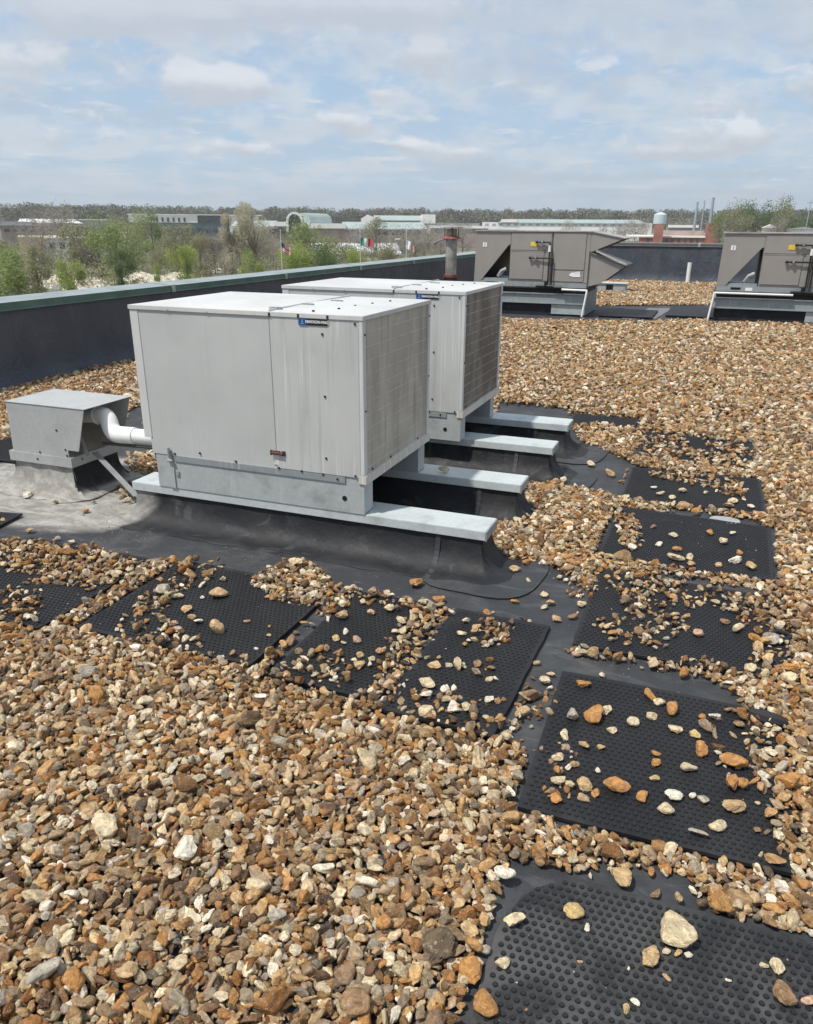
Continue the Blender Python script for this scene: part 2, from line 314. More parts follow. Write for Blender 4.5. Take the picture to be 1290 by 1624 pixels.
# ------------------------------------------------------------------ roof, parapets
rng = np.random.default_rng(7); random.seed(7)
mb = MB()
mb.add([(-6.85, -4, 0), (12, -4, 0), (12, 27.2, 0), (-6.85, 27.2, 0)], [(0, 1, 2, 3)]); tag(mb.build('roof_deck', MEMB), kind='structure')
mb = MB(); mb.box(-7.9, 12, -4.5, 28, -10, -.02); tag(mb.build('building_below', simple('building_brick', (.25, .14, .10), .8)), 'brick building carrying the flat gravel roof', 'building')
def parapet(name, label, a, b, h, width, topc, facec, top_w):
    """wall from a to b (plan points); inner face on the line, body to its left/outside"""
    a, b = Vector((*a, 0)), Vector((*b, 0)); L = (b-a).length; d = (b-a)/L; nrm = Vector((-d.y, d.x, 0))
    t0 = thing(name, label, 'wall', a)
    def W(s, o, z): return tuple(d*s+nrm*o+Vector((0, 0, z)))
    n = int(L/.12); rows = 10; vs = []; fs = []
    for i in range(n+1):
        for j in range(rows+1):
            s = L*i/n; z = h*j/rows
            wob = .010*math.sin(s*1.7+z*3)+.007*math.sin(s*4.3+z*7+1)*(1-j/rows)+.003*random.uniform(-1, 1)
            cove = .07*max(0, 1-j/2.0)**2
            vs.append(W(s, -abs(wob)-cove, z))
    for i in range(n):
        for j in range(rows): k = i*(rows+1)+j; fs.append((k, k+rows+1, k+rows+2, k+1))
    m1 = MB().add(vs, fs); m1.build('membrane_face', WALLM, t0, smooth=True)
    core = MB(); core.add([W(0, .03, 0), W(L, .03, 0), W(L, width, 0), W(0, width, 0), W(0, .03, h), W(L, .03, h), W(L, width, h), W(0, width, h)], [(0, 3, 2, 1), (4, 5, 6, 7), (0, 1, 5, 4), (1, 2, 6, 5), (2, 3, 7, 6), (3, 0, 4, 7)]); core.build('wall_core', WALLM, t0)
    s = 0.0; first = True; k = 0
    while s < L:
        e = min(L, s+3.05); o1 = -.035; o2 = top_w; z0 = h-.045; z1 = h+.035+.002*(k % 2)
        cs = MB(); g = .004
        sec = [(o1-.006, z0), (o1, z0+.01), (o1, z1), (o2, z1+.02), (o2, z0-.03), (o2-.01, z0-.03), (o2-.01, h+.008), (o1+.012, h+.008), (o1+.012, z0)]
        vs = [W(s+g, p[0], p[1]) for p in sec]+[W(e-g, p[0], p[1]) for p in sec]; m_ = len(sec)
        cs.add(vs, [tuple(range(m_)), tuple(range(m_, 2*m_))[::-1]]+[(i, (i+1) % m_, m_+(i+1) % m_, m_+i) for i in range(m_)])
        c = cs.build('coping', facec, t0); c.data.materials.append(topc)
        for pl in c.data.polygons:
            if pl.normal.z > .6: pl.material_index = 1
        if e < L:
            jb = MB(); sec2 = [(o1-.012, z0-.004), (o1-.012, z1+.006), (o2+.004, z1+.026), (o2+.004, z1+.010), (o1-.004, z1-.002), (o1-.004, z0-.004)]
            vs = [W(e-.035, p[0], p[1]) for p in sec2]+[W(e+.035, p[0], p[1]) for p in sec2]; m_ = len(sec2)
            jb.add(vs, [tuple(range(m_)), tuple(range(m_, 2*m_))[::-1]]+[(i, (i+1) % m_, m_+(i+1) % m_, m_+i) for i in range(m_)]); jb.build('joint_cover', COPJ, t0)
        s = e; k += 1
    return t0
parapet('parapet_wall', 'long black parapet wall with green metal coping along the left roof edge', (-6.85, -3.2), (-6.85, 27.2), .815, .30, COPT, GREEN, .36)
parapet('parapet_wall', 'black parapet wall closing the far end of the roof behind the taupe units', (-6.85, 26.9), (12, 26.9), 1.10, .30, simple('far_coping', (.13, .125, .115), .5), simple('far_coping_face', (.10, .10, .095), .5), .34)

# ------------------------------------------------------------------ curbs with coved flashing
def rect_ring(x0, x1, y0, y1, off, z, corner=5, nx=14, ny=4, wob=0.0, seed=0):
    """closed ring round a rectangle pushed out by off, corners rounded"""
    pts = []; r = max(off, .004)
    def edge(ax, ay, bx, by, n):
        for i in range(n): f = i/n; pts.append((ax+(bx-ax)*f, ay+(by-ay)*f))
    def arc(cx, cy, a0):
        for i in range(corner): a = a0+math.pi/2*i/corner; pts.append((cx+r*math.cos(a), cy+r*math.sin(a)))
    edge(x0, y0-r, x1, y0-r, nx); arc(x1, y0, -math.pi/2); edge(x1+r, y0, x1+r, y1, ny); arc(x1, y1, 0)
    edge(x1, y1+r, x0, y1+r, nx); arc(x0, y1, math.pi/2); edge(x0-r, y1, x0-r, y0, ny); arc(x0, y0, math.pi)
    out = []
    for i, (px_, py_) in enumerate(pts):
        s = wob*(math.sin(i*1.3+seed+z*40)+.6*math.sin(i*2.9+seed*2+z*90))
        cx, cy = (x0+x1)/2, (y0+y1)/2; d = Vector((px_-cx, py_-cy)); 
        out.append((px_+(s if abs(px_-cx) > (x1-x0)/2 else 0)*(1 if px_ > cx else -1), py_+(s if abs(py_-cy) > (y1-y0)/2 else 0)*(1 if py_ > cy else -1), z+abs(s)*.3*(z < .05)))
    return out
def curb(x0, x1, y0, y1, h, parent, mat, flare=.13, wob=.004, seed=0, name='flashing', nx=22):
    prof = [(.0, h), (.003, h*.78), (.008, h*.6), (.017, h*.44), (.031, h*.30), (.050, h*.185), (.074, h*.10), (.102, h*.045), (max(.13, flare*.8), .012), (flare+.03, .006), (flare+.034, .0005)]
    rings = [rect_ring(x0, x1, y0, y1, o, z, nx=nx, wob=wob*(.4+1.2*min(1, o/.05)), seed=seed) for o, z in prof]
    n = len(rings[0]); vs = [v for r_ in rings for v in r_]; fs = []
    for i in range(len(rings)-1):
        for k in range(n): k2 = (k+1) % n; fs.append((i*n+k, (i+1)*n+k, (i+1)*n+k2, i*n+k2))
    fs.append(tuple(range(n)))
    return MB().add(vs, fs).build(name, mat, parent, smooth=True)
def blob_patch(cx, cy, rx, ry, z, th, a0=0, a1=2*math.pi, n=40, p=2.6):
    pts = []
    for i in range(n):
        a = a0+(a1-a0)*i/n; c_, s_ = math.cos(a), math.sin(a); k = (abs(c_)**p+abs(s_)**p)**(-1/p)
        pts.append((cx+rx*k*c_*(1+.03*math.sin(3*a)), cy+ry*k*s_*(1+.02*math.sin(5*a+1))))
    return MB().prism(pts, z, z+th, 'z')
KS = 1.08
ZC, TC = EYE-(EYE-.330)*KS, .045*KS
SL = [(-2.80, -.832, 3.177, 3.371, 'nearest of four metal-capped sleeper curbs, under the front of the near grey unit'),
      (-2.80, -.844, 3.9065, 4.095, 'second metal-capped sleeper curb, a cream stone on it, under the back of the near unit'),
      (-2.78, -.831, 4.7126, 4.905, 'third metal-capped sleeper curb, under the front of the farther grey unit'),
      (-2.78, -.849, 5.348, 5.555, 'farthest metal-capped sleeper curb, under the back of the farther grey unit')]
SL = [(a_*KS, b_*KS, c_*KS, d_*KS, l_) for a_, b_, c_, d_, l_ in SL]
for i, (x0, x1, y0, y1, lab) in enumerate(SL):
    s = thing('sleeper_curb', lab, 'sleeper', ((x0+x1)/2, (y0+y1)/2, 0), 0, 'capped sleeper curbs under the grey units')
    ox, oy = (x0+x1)/2, (y0+y1)/2; hx, hy = (x1-x0)/2, (y1-y0)/2
    curb(-hx+.022, hx-.022, -hy+.018, hy-.018, ZC-.02, s, CURB, .15, .004, i*3)
    cb = MB(); cb.box(-hx, hx, -hy, hy, ZC-TC, ZC); cb.build('metal_cap', GALV, s, .0025)
    ls = MB(); ls.box(hx-.001, hx+.0035, -hy+.0, hy, ZC-TC-.001, ZC-.004); ls.box(hx-.0005, hx+.006, -hy-.002, -hy+.006, ZC-TC-.002, ZC-.001); ls.build('end_plate', GALV3, s)
    # thick round-cornered reinforcing patch at the foot of the right end
    pt = blob_patch(hx-.01, -.06, .30, .30, .0058, .003, p=3.2); pt.build('corner_patch', MEMB, s)
    vl = MB()
    zz = [(h_, o_) for h_, o_ in [((ZC-.02)*f_+.001, o_+.001) for f_, o_ in ((.82, .003), (.78, .003), (.6, .008), (.44, .017), (.30, .031), (.185, .050), (.10, .074), (.06, .102), (.058, .13), (.045, .18))]]
    q_ = [(hx-.26, -hy+.018-o_-.004, z_) for z_, o_ in zz]; q2 = [(hx-.235, -hy+.018-o_-.004, z_) for z_, o_ in zz]
    vl.add(q_+q2, [(k, k+1, k+1+len(zz), k+len(zz)) for k in range(len(zz)-1)]); vl.build('lap_seam', MEMB, s)

# ------------------------------------------------------------------ the two grey condensing units
def screw(mbs, p, axis, r=.0055):
    px_, py_, pz_ = p; seg = 8; dirs = {'y': (0, -1, 0), 'x': (1, 0, 0), 'z': (0, 0, 1)}[axis]; d = Vector(dirs)
    mbs.tube([Vector(p)-d*.002, Vector(p)+d*.003, Vector(p)+d*.0045], [r, r, r*.6], seg)
def text_mesh(txt, size, mat, parent, M, name='lettering', ext=.0006):
    cu = bpy.data.curves.new(name, 'FONT'); cu.body = txt; cu.size = size; cu.extrude = ext; cu.align_x = 'CENTER'; cu.align_y = 'CENTER'; cu.offset = .0006
    o = bpy.data.objects.new(name, cu); C.objects.link(o); dg = bpy.context.evaluated_depsgraph_get()
    me = bpy.data.meshes.new_from_object(o.evaluated_get(dg)); bpy.data.objects.remove(o); me.transform(M); return link(name, me, mat, parent)
def unit(label, ox, oy, coil, rail2):
    """origin: front left foot. Local x to the right along the front, y away"""
    u = thing('condensing_unit', label, 'air conditioner', (ox*KS, oy*KS, ZC), 0, 'grey condensing units on capped sleepers'); u.scale = (KS, KS, KS)
    L, D, H0, H1, HT = 1.20, .88, .153, .197, .927
    SX = .735                                     # seam between the two front panels
    # rails (sheet channels on the sleepers)
    for yy, ye in ((0.0, .10), (rail2, rail2+.10)):
        r = MB(); r.box(.012, L-.004, yy+.001, yy+.004, 0.001, H0+.03); r.box(.012, .015, yy+.004, ye, .001, H0); r.box(L-.007, L-.004, yy+.004, ye, .001, H0)
        r.box(.012, L-.004, yy+.004, ye, .0015, .004)
        q = r.build('base_rail', GALV2, u)
        if yy == 0:
            b = MB(); b.tube([(1.093, yy+.0006, .072), (1.093, yy-.0015, .072)], .0125, 20); b.build('hole', HOLE, q)
            b = MB(); b.box(.085, .118, yy-.004, yy+.0008, .002, .150); b.box(.118, .1205, yy-.006, yy+.0008, .002, .150); b.build('stiffener', GALV2, q)
            b = MB(); b.box(.128, .150, yy-.006, yy-.001, .070, .098); b.build('bracket', LATCH, q, .002)
    st = MB(); st.box(.13, L-.10, -.0045, .0005, H0-.004, H0+.0275); st.build('base_strip', GALV3, u)
    b = MB(); b.box(.0, L, .004, D, H0-.002, H0+.012); b.build('base_pan', GALV3, u)
    # drip flange on coil side
    f = MB(); f.box(L-.03, L+.012, -.006, D+.004, H0, H1); f.build('coil_flange', TRIMD, u, .002)
    # cabinet panels
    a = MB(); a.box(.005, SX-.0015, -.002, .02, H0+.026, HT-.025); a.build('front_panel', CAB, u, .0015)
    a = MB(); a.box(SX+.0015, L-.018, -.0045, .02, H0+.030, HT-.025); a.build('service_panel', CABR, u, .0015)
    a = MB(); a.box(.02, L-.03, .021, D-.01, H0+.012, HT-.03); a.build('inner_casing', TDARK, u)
    a = MB(); a.box(.005, L-.02, D-.012, D, H0+.012, HT-.025); a.build('back_panel', CAB, u)
    a = MB(); a.box(L-.018, L+.003, -.006, .024, H1, HT-.022); a.build('corner_post', TRIM, u, .0015)
    a = MB(); a.box(L-.018, L+.003, D-.03, D+.002, H1, HT-.022); a.build('corner_post', TRIM, u, .0015)
    a = MB(); a.box(L-.014, L-.004, .0245, D-.031, H1, HT-.026); a.build('coil', coil, u)
    # side hood on the left
    a = MB(); a.box(-.045, .0045, -.004, D, .262, HT-.02); a.build('side_cover', TRIM, u, .002)
    a = MB(); a.box(-.006, .0045, .0, D, H0, .261); a.build('left_panel', CAB, u)
    # lid: shallow pyramid-broken top with a folded rim
    lx0, lx1, ly0, ly1 = -.048, L+.006, -.009, D+.005
    a = MB(); ridge = .006
    vs = [(lx0, ly0, HT-.006), (SX, ly0, HT-.006), (lx1, ly0, HT-.006), (lx1, ly1, HT-.006), (SX, ly1, HT-.006), (lx0, ly1, HT-.006), (SX*.45, D*.5, HT+ridge), (SX, D*.5, HT+ridge*.4), (SX+.22, D*.5, HT+ridge*.2)]
    lo = [(x_, y_, HT-.026) for x_, y_, _ in vs[:6]]
    a.add(vs+lo, [(0, 1, 7, 6), (1, 2, 8, 7), (2, 3, 8), (3, 4, 7, 8), (4, 5, 6, 7), (5, 0, 6), (0, 9, 10, 1), (1, 10, 11, 2), (2, 11, 12, 3), (3, 12, 13, 4), (4, 13, 14, 5), (5, 14, 9, 0), (9, 14, 13, 12, 11, 10)])
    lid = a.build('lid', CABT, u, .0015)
    a = MB(); a.box(SX-.004, SX+.001, ly0+.01, D-.01, HT-.006, HT+.0035); a.build('lid_seam', TRIM, lid)
    # leaf-shaped embossed vents: dark slots on the lid
    for (vx, vy) in ((SX-.01, .08), (SX+.04, .30), (SX+.09, .52)):
        v = MB(); n = 14; pts = [(vx+.035*math.cos(2*math.pi*k/n), vy+.013*math.sin(2*math.pi*k/n)*(.6+.4*math.sin(2*math.pi*k/n+1))) for k in range(n)]
        v.prism(pts, HT-.004, HT+.0065, 'z'); v.build('drain_dimple', GALV3, lid)
    for k, (vx, vy) in enumerate(((.93, .06), (.99, .20), (1.0, .36), (1.03, .50), (1.06, .66))):
        v = MB(); screw(v, (vx, vy, HT-.001), 'z', .007); v.build('screw', SCREW, lid)
    # rim clips and screws
    for cx_ in (SX+.0, SX+.148, SX+.294):
        v = MB(); v.box(cx_, cx_+.011, ly0-.002, ly0+.004, HT-.026, HT-.009); v.build('rim_clip', SCREW, u, .001)
    for p_ in ((.18, HT-.023), (.40, HT-.023)):
        v = MB(); v.box(p_[0], p_[0]+.010, ly0-.0015, ly0+.001, p_[1]-.004, p_[1]+.004); v.build('rim_clip', GALV3, u)
    for sx, szz in ((1.005, .835), (1.008, .556), (1.004, .262), (.135, .19), (.50, .190), (.745, .185), (.87, .183), (.985, .181), (1.06, .166), (1.165, HT-.040), (1.155, .192), (.29, .21)):
        v = MB(); screw(v, (sx, -.005, szz), 'y', .0058); v.build('screw', SCREW, u)
    for syy, szz in ((.013, .84), (.012, .50), (D-.014, .84), (D-.014, .52)):
        v = MB(); screw(v, (L+.003, syy, szz), 'x', .005); v.build('screw', SCREW, u)
    for syy in (.10, .33, .72):
        v = MB(); screw(v, (L-.004, syy, H1+.006), 'x', .006); v.build('screw', SCREW, u)
    for sy_ in (.02,):
        v = MB(); screw(v, (L-.018, sy_, H1+.006), 'y', .006); v.build('screw', SCREW, u)
    # toggle latches
    l1 = MB(); l1.box(.095, .121, -.012, -.002, H0-.006, H0+.004); l1.box(.098, .116, -.010, -.002, H0+.004, H0+.052); l1.tube([(.104, -.014, H0+.022), (.106, -.014, H0+.070)], .007, 8); l1.tube([(.092, -.013, H0+.0), (.124, -.013, H0+.0)], .007, 8); l1.tube([(.113, -.012, H0+.004), (.104, -.012, H0+.058)], .004, 6)
    l1.build('toggle_latch', LATCH, u, .001)
    l2 = MB(); z_ = .262; l2.box(SX-.022, SX+.022, -.012, -.004, z_-.011, z_+.009); l2.tube([(SX-.026, -.014, z_), (SX+.040, -.014, z_-.004)], .0065, 8); l2.tube([(SX-.024, -.014, z_-.013), (SX-.024, -.014, z_+.012)], .005, 8); l2.box(SX+.03, SX+.05, -.010, -.004, z_-.013, z_+.010)
    l2.build('toggle_latch', RUST, u, .001)
    rs = MB(); rs.box(SX-.018, SX+.012, -.0052, -.0043, .200, z_-.012); rs.build('scraped_patch', simple('pale_scrape', (.66, .65, .62), .6, 0, .2, 60), u)
    # nameplate
    npx, npz = SX+.225, HT-.042
    v = MB(); v.box(npx-.072, npx+.072, -.0085, -.0042, npz-.014, npz+.014); plate = v.build('nameplate', BLKG, u, .001)
    v = MB(); v.box(npx-.071, npx-.028, -.0095, -.0084, npz-.0135, npz+.0135); v.build('badge', BLUE, plate)
    v = MB(); v.box(npx-.054, npx-.050, -.0101, -.0094, npz-.010, npz+.010); v.box(npx-.060, npx-.044, -.0101, -.0094, npz-.009, npz-.006); v.build('emblem', simple('emblem_pale_blue', (.18, .42, .62), .4), plate)
    M = Matrix.Translation((npx+.022, -.0092, npz+.001)) @ Matrix.Rotation(R(90), 4, 'X')
    text_mesh('MAXXON-MAC', .0165, simple('letter_white', (.75, .75, .75), .4), plate, M)
    return u
unit('nearer of two weathered grey condensing units, its coil pale grey-brown, on the front sleepers', -2.626, 3.172, COIL, .735)
unit('farther of two weathered grey condensing units, its coil dark and soiled, behind the near one', -2.610, 4.640, COIL2, .712)

# ------------------------------------------------------------------ curb vent with side-opening hood
V = thing('roof_vent', 'small sheet metal vent hood on a silt-covered curb, open towards the near unit', 'vent', (-3.885, 3.83, 0))
curb(-.235, .238, -.20, .20, .20, V, CURB, .13, .006, 5, 'curb', 12)
a = MB(); a.box(-.255, .255, -.222, -.217, .186, .250); a.box(-.255, .255, .217, .222, .186, .250); a.box(-.255, -.250, -.217, .217, .186, .250); a.box(.250, .255, -.217, .217, .186, .250); a.box(-.250, .250, -.217, .217, .247, .2495)
a.build('base_flange', HOODM, V, .0015)
a = MB(); poly = [(-.215, .247), (.230, .247), (.228, .300), (.300, .300), (.405, .565), (-.215, .565)]
poly = [(-.225, .250), (.232, .250), (.232, .298), (.318, .298), (.405, .568), (-.215, .568)]
a.prism(poly, -.213, -.209, 'y'); a.build('front_panel', HOODM, V, .0006)
a = MB(); a.prism(poly, .200, .204, 'y'); a.build('back_panel', HOODM, V, .0006)
a = MB(); a.box(-.222, -.216, -.208, .199, .25, .566); a.build('end_panel', HOODM, V)
a = MB(); a.box(-.225, .412, -.217, .209, .5685, .572); 
a.build('top_sheet', HOODM, V, .0006)
a = MB(); a.add([(.240, -.2085, .2505), (.240, .1995, .2505), (-.02, .1995, .53), (-.02, -.2085, .53), (.236, -.2085, .2505), (.236, .1995, .2505), (-.024, .1995, .53), (-.024, -.2085, .53)], [(0, 1, 2, 3), (4, 7, 6, 5), (0, 3, 7, 4), (1, 5, 6, 2), (2, 6, 7, 3), (0, 4, 5, 1)])
a.build('sloped_baffle', HOODIN, V)
for sx, szz, yy in ((-.02, .218, -.222), (0, .262, -.213), (.22, .262, -.213), (.165, .42, -.213), (.213, .30, -.213)):
    v = MB(); screw(v, (sx, yy, szz), 'y', .007); v.build('screw', SCREW, V)
v = MB(); screw(v, (.255, -.13, .222), 'x', .006); v.build('screw', SCREW, V)

def bend(p0, p1, p2, r=.07, n=6):
    p0, p1, p2 = map(Vector, (p0, p1, p2)); a = p1+(p0-p1).normalized()*r; b = p1+(p2-p1).normalized()*r
    return [a*(1-f)**2+p1*2*f*(1-f)+b*f*f for f in [i/n for i in range(n+1)]]
PP = thing('drain_pipe', 'white plastic pipe with elbows running from the vent hood to the near unit', 'pipe', (-3.4, 3.83, .4))
o_ = Vector((-3.4, 3.83, .4))
def loc(pts): return [Vector(p)-o_ for p in pts]
P0, P1, P2, P3 = Vector((-3.82, 3.86, .452)), Vector((-3.49, 3.82, .492)), Vector((-3.43, 3.78, .385)), Vector((-2.82, 3.80, .400))
a = MB(); a.tube(loc([P0, P1+(P0-P1).normalized()*.05]), .046, 24); a.build('pipe_run', PVC, PP, smooth=True)
a = MB(); a.tube(loc([P1+(P0-P1).normalized()*.085]+bend(P0, P1, P2, .055)+bend(P1, P2, P3, .055)+[P2+(P3-P2).normalized()*.10]), .054, 24); a.build('elbow', PVC, PP, smooth=True)
a = MB(); a.tube(loc([P2+(P3-P2).normalized()*.09, P3]), .046, 24); a.build('pipe_run', PVC, PP, smooth=True)
a = MB(); a.tube(loc([P2+(P3-P2).normalized()*.10, P2+(P3-P2).normalized()*.17]), .0535, 24); a.build('coupling', PVC, PP, smooth=True)
a = MB(); a.tube(loc([P1+(P0-P1).normalized()*.09, P1+(P0-P1).normalized()*.075]), .058, 24); a.build('rim', PVC, PP, smooth=True)
TB = MB(); tp = [(-3.95, 3.80, .47), (-3.80, 3.78, .455), (-3.68, 3.74, .41), (-3.60, 3.69, .335), (-3.545, 3.66, .27)]
TB.tube(tp, .013, 12); tag(TB.build('flexible_conduit', PVCG, smooth=True), 'thin grey conduit curving down inside the open vent hood', 'conduit')
ST = MB(); A_, B_ = Vector((-3.56, 3.74, .262)), Vector((-3.08, 3.52, .10)); d_ = (B_-A_).normalized(); s_ = d_.cross(Vector((0, 0, 1))).normalized(); n_ = s_.cross(d_)
ST.add([A_+s_*.018, A_-s_*.018, B_-s_*.018, B_+s_*.018, A_+s_*.018+n_*.005, A_-s_*.018+n_*.005, B_-s_*.018+n_*.005, B_+s_*.018+n_*.005], [(0, 1, 2, 3), (4, 7, 6, 5), (0, 4, 5, 1), (1, 5, 6, 2), (2, 6, 7, 3), (3, 7, 4, 0)])
tag(ST.build('metal_strap', PVCG), 'flat grey metal strap slanting from the vent flange down to the first sleeper', 'strap')
HB = MB(); HB.tube([(-3.50, 3.76, .325), (-3.1, 3.77, .333), (-2.82, 3.80, .345)], .010, 10); tag(HB.build('suction_line', simple('dark_insulated_line', (.05, .055, .05), .7)), 'thin dark line running below the white pipe into the near unit', 'pipe')

# ------------------------------------------------------------------ flue
F = thing('flue_pipe', 'round galvanised flue with rusty collar and flat cap, beside the parapet behind the units', 'flue', (-6.33, 19.5, 0))
a = MB(); a.lathe([(.24, 0), (.20, .06), (.172, .12), (.170, .42)], 0, 0); a.build('rubber_boot', BLACK, F, smooth=True)
a = MB(); a.lathe([(.176, .41), (.176, .47)], 0, 0); a.build('clamp_band', FRUST, F, smooth=True)
a = MB(); a.lathe([(.138, .40), (.138, 1.32)], 0, 0); a.build('stack', FLUE, F, smooth=True)
a = MB(); a.lathe([(.235, 1.31), (.225, 1.33), (.15, 1.37), (.14, 1.35)], 0, 0); a.build('rusty_collar', FRUST, F, smooth=True)
a = MB(); a.lathe([(.11, 1.36), (.135, 1.40), (.13, 1.55), (.11, 1.55)], 0, 0); a.build('neck', FLUE, F, smooth=True)
for k in range(4):
    th = k*math.pi/2+.4; a = MB(); a.box(-.006, .006, -.012, .012, 1.33, 1.57, Matrix.Translation((.17*math.cos(th), .17*math.sin(th), 0))); a.build('strut', SCREW, F)
a = MB(); a.lathe([(.25, 1.56), (.255, 1.575), (.12, 1.62), (.02, 1.64)], 0, 0); a.build('cap', FLUE, F, smooth=True)
a = MB(); a.prism([(-.46, 1.20), (-.40, 1.25), (-.26, 1.31), (-.10, 1.32), (-.10, 1.285), (-.26, 1.27), (-.40, 1.21), (-.45, 1.17)], -.13, .13, 'y'); a.build('bent_skirt', FLUE, F)

# ------------------------------------------------------------------ taupe packaged rooftop units
def slab(mbx, pts, th):
    n = (Vector(pts[1])-Vector(pts[0])).cross(Vector(pts[3])-Vector(pts[0])).normalized()*th
    a = [Vector(p) for p in pts]; b = [p+n for p in a]; mbx.add(a+b, [(0, 3, 2, 1), (4, 5, 6, 7), (0, 1, 5, 4), (1, 2, 6, 5), (2, 3, 7, 6), (3, 0, 4, 7)])
def rtu(label, x0, y0, lead):
    u = thing('rooftop_unit', label, 'rooftop unit', (x0, y0, 0), 0, 'taupe packaged rooftop units')
    W_, D, zb, zt = 2.205, 1.55, .62, 1.535
    # curb: galvanised rails with black flashing between
    a = MB(); a.box(.02, W_-.02, .04, D-.05, .0, .50); a.build('flashing', CURB, u)
    a = MB(); a.box(-.02, W_+.02, .0, .036, .22, .42); a.box(-.02, W_+.02, -.03, -.001, .225, .245); a.box(-.02, W_+.02, -.03, -.001, .40, .42); a.box(W_-.019, W_-.001, .037, D-.04, .02, .44); a.build('curb_rail', GALV3, u, .002)
    a = MB(); a.box(1.57, W_-.0, .005, .038, .04, .218); a.build('curb_panel', GALV2, u)
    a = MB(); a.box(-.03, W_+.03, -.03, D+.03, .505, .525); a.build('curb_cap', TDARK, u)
    a = MB(); a.box(.0, W_, .0, D, .526, .62); b_ = a.build('base_rail', GALV3, u, .003)
    for xx in (.33, .36+.0):
        pass
    a = MB(); a.box(.25, .42, -.003, .001, .56, .60); a.build('fork_slot', HOLE, b_)
    a = MB(); a.box(.50, .62, -.004, .001, .545, .60); a.build('label', WHT, b_)
    # condenser section side plate with the slanted cut-away
    X1 = .705
    a = MB(); a.prism([(0, zb), (.14, zb), (.675, 1.285), (X1, 1.285), (X1, zt-.02), (0.02, zt-.02)], .0, .012, 'y'); a.build('condenser_side', TAUPE, u, .001)
    a = MB(); a.prism([(0, zb), (.14, zb), (.675, 1.285), (X1, 1.285), (X1, zt-.02), (0.02, zt-.02)], D-.012, D, 'y'); a.build('condenser_side', TAUPE, u)
    a = MB(); a.box(X1-.012, X1-.001, .013, D-.013, zb, zt-.02); a.build('bulkhead', TDARK, u)
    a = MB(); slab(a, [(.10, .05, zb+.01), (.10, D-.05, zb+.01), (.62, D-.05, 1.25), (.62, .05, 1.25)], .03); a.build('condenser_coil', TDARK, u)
    a = MB(); a.box(.14, X1-.02, .02, .10, zb+.0, zb+.05); a.build('sill', GALV3, u)
    a = MB(); a.tube([(.45, .12, .70), (.52, .10, .80), (.62, .10, .84)], .035, 10); a.tube([(.50, .16, .64), (.64, .16, .64)], .03, 10); a.build('compressor_line', GALV2, u, smooth=True)
    # cabinet
    a = MB(); a.box(X1, W_, .008, D, zb, zt-.02); body = a.build('cabinet', TAUPE, u, .003)
    a = MB(); a.box(X1+.01, 1.36, -.012, .007, zb+.045, 1.165); d1 = a.build('access_door', TAUPE, u, .003)
    a = MB(); a.box(X1+.01, 1.33, -.016, -.004, 1.166, 1.180); a.build('door_edge', TAUPEL, d1)
    a = MB(); a.box(X1+.01, 1.49, -.008, .007, 1.19, zt-.03); a.build('control_panel', TAUPE, u, .003)
    a = MB(); a.box(1.37, 1.49, -.006, .007, zb+.02, 1.185); a.build('post_panel', TAUPE, u, .003)
    a = MB(); a.box(1.53, W_-.07, -.010, .007, zb+.235, zt-.03); a.build('filter_door', TAUPE, u, .003)
    a = MB(); a.box(1.53, W_-.07, -.008, .007, zb+.02, zb+.215); a.build('lower_panel', TAUPE, u, .003)
    a = MB(); a.box(W_-.06, W_+.004, -.006, .007, zb, zt-.021); a.build('corner_post', TAUPE, u, .002)
    a = MB(); a.box(1.505, 1.515, .003, .0085, zb+.01, zt-.03); a.build('seam', TDARK, u)
    a = MB(); a.box(-.01, W_+.02, -.025, D+.02, zt-.02, zt+.002); a.build('roof_edge', TAUPEL, u, .003)
    # fans on top
    for fx in (.35,):
        a = MB(); a.lathe([(.30, zt+.0025), (.30, zt+.006), (.27, zt+.008), (.05, zt+.010)], fx, D*.5, 32); a.build('fan_grille', TDARK, u)
    # economiser hoods on the right
    up = [(W_+.005, zt-.015), (W_+.60, zt-.125), (W_+.055, 1.185), (W_+.005, 1.185)]
    for yy in (.0, 1.15):
        a = MB(); a.prism(up, yy, yy+.01, 'y'); a.build('hood_side', TAUPE, u)
        lowp = [(W_+.005, 1.15), (W_+.66, .935), (W_+.25, .62), (W_+.005, .56)]
        a = MB(); a.prism(lowp, yy+.03, yy+.04, 'y'); a.build('hood_side', TAUPE, u)
    a = MB(); slab(a, [(W_+.005, -.02, zt-.012), (W_+.62, -.02, zt-.125), (W_+.62, 1.18, zt-.125), (W_+.005, 1.18, zt-.012)], .012); a.build('hood_roof', TAUPEL, u)
    a = MB(); slab(a, [(W_+.02, .00, 1.155), (W_+.68, .00, .94), (W_+.68, 1.18, .94), (W_+.02, 1.18, 1.155)], .012); a.build('hood_shade', TAUPE, u)
    a = MB(); slab(a, [(W_+.12, -.03, 1.185), (W_+.68, -.03, .955), (W_+.68, .05, .955), (W_+.12, .05, 1.185)], .03); a.build('filter_rack', BRITE, u)
    # stickers
    a = MB(); a.box(.155, .235, -.006, -.0005, 1.235, 1.315); stk = a.build('white_label', WHT, u)
    a = MB(); a.box(.19, .20, -.008, -.0055, 1.245, 1.305); a.build('print', TDARK, stk)
    a = MB(); a.box(1.095, 1.205, -.014, -.0075, 1.258, 1.335); a.build('warning_sticker', YEL, u)
    a = MB(); a.prism([(1.86, .755), (1.90, .80), (2.06, .83), (2.08, .73), (1.95, .725)], -.016, -.011, 'y'); a.build('torn_sticker', WHT, u)
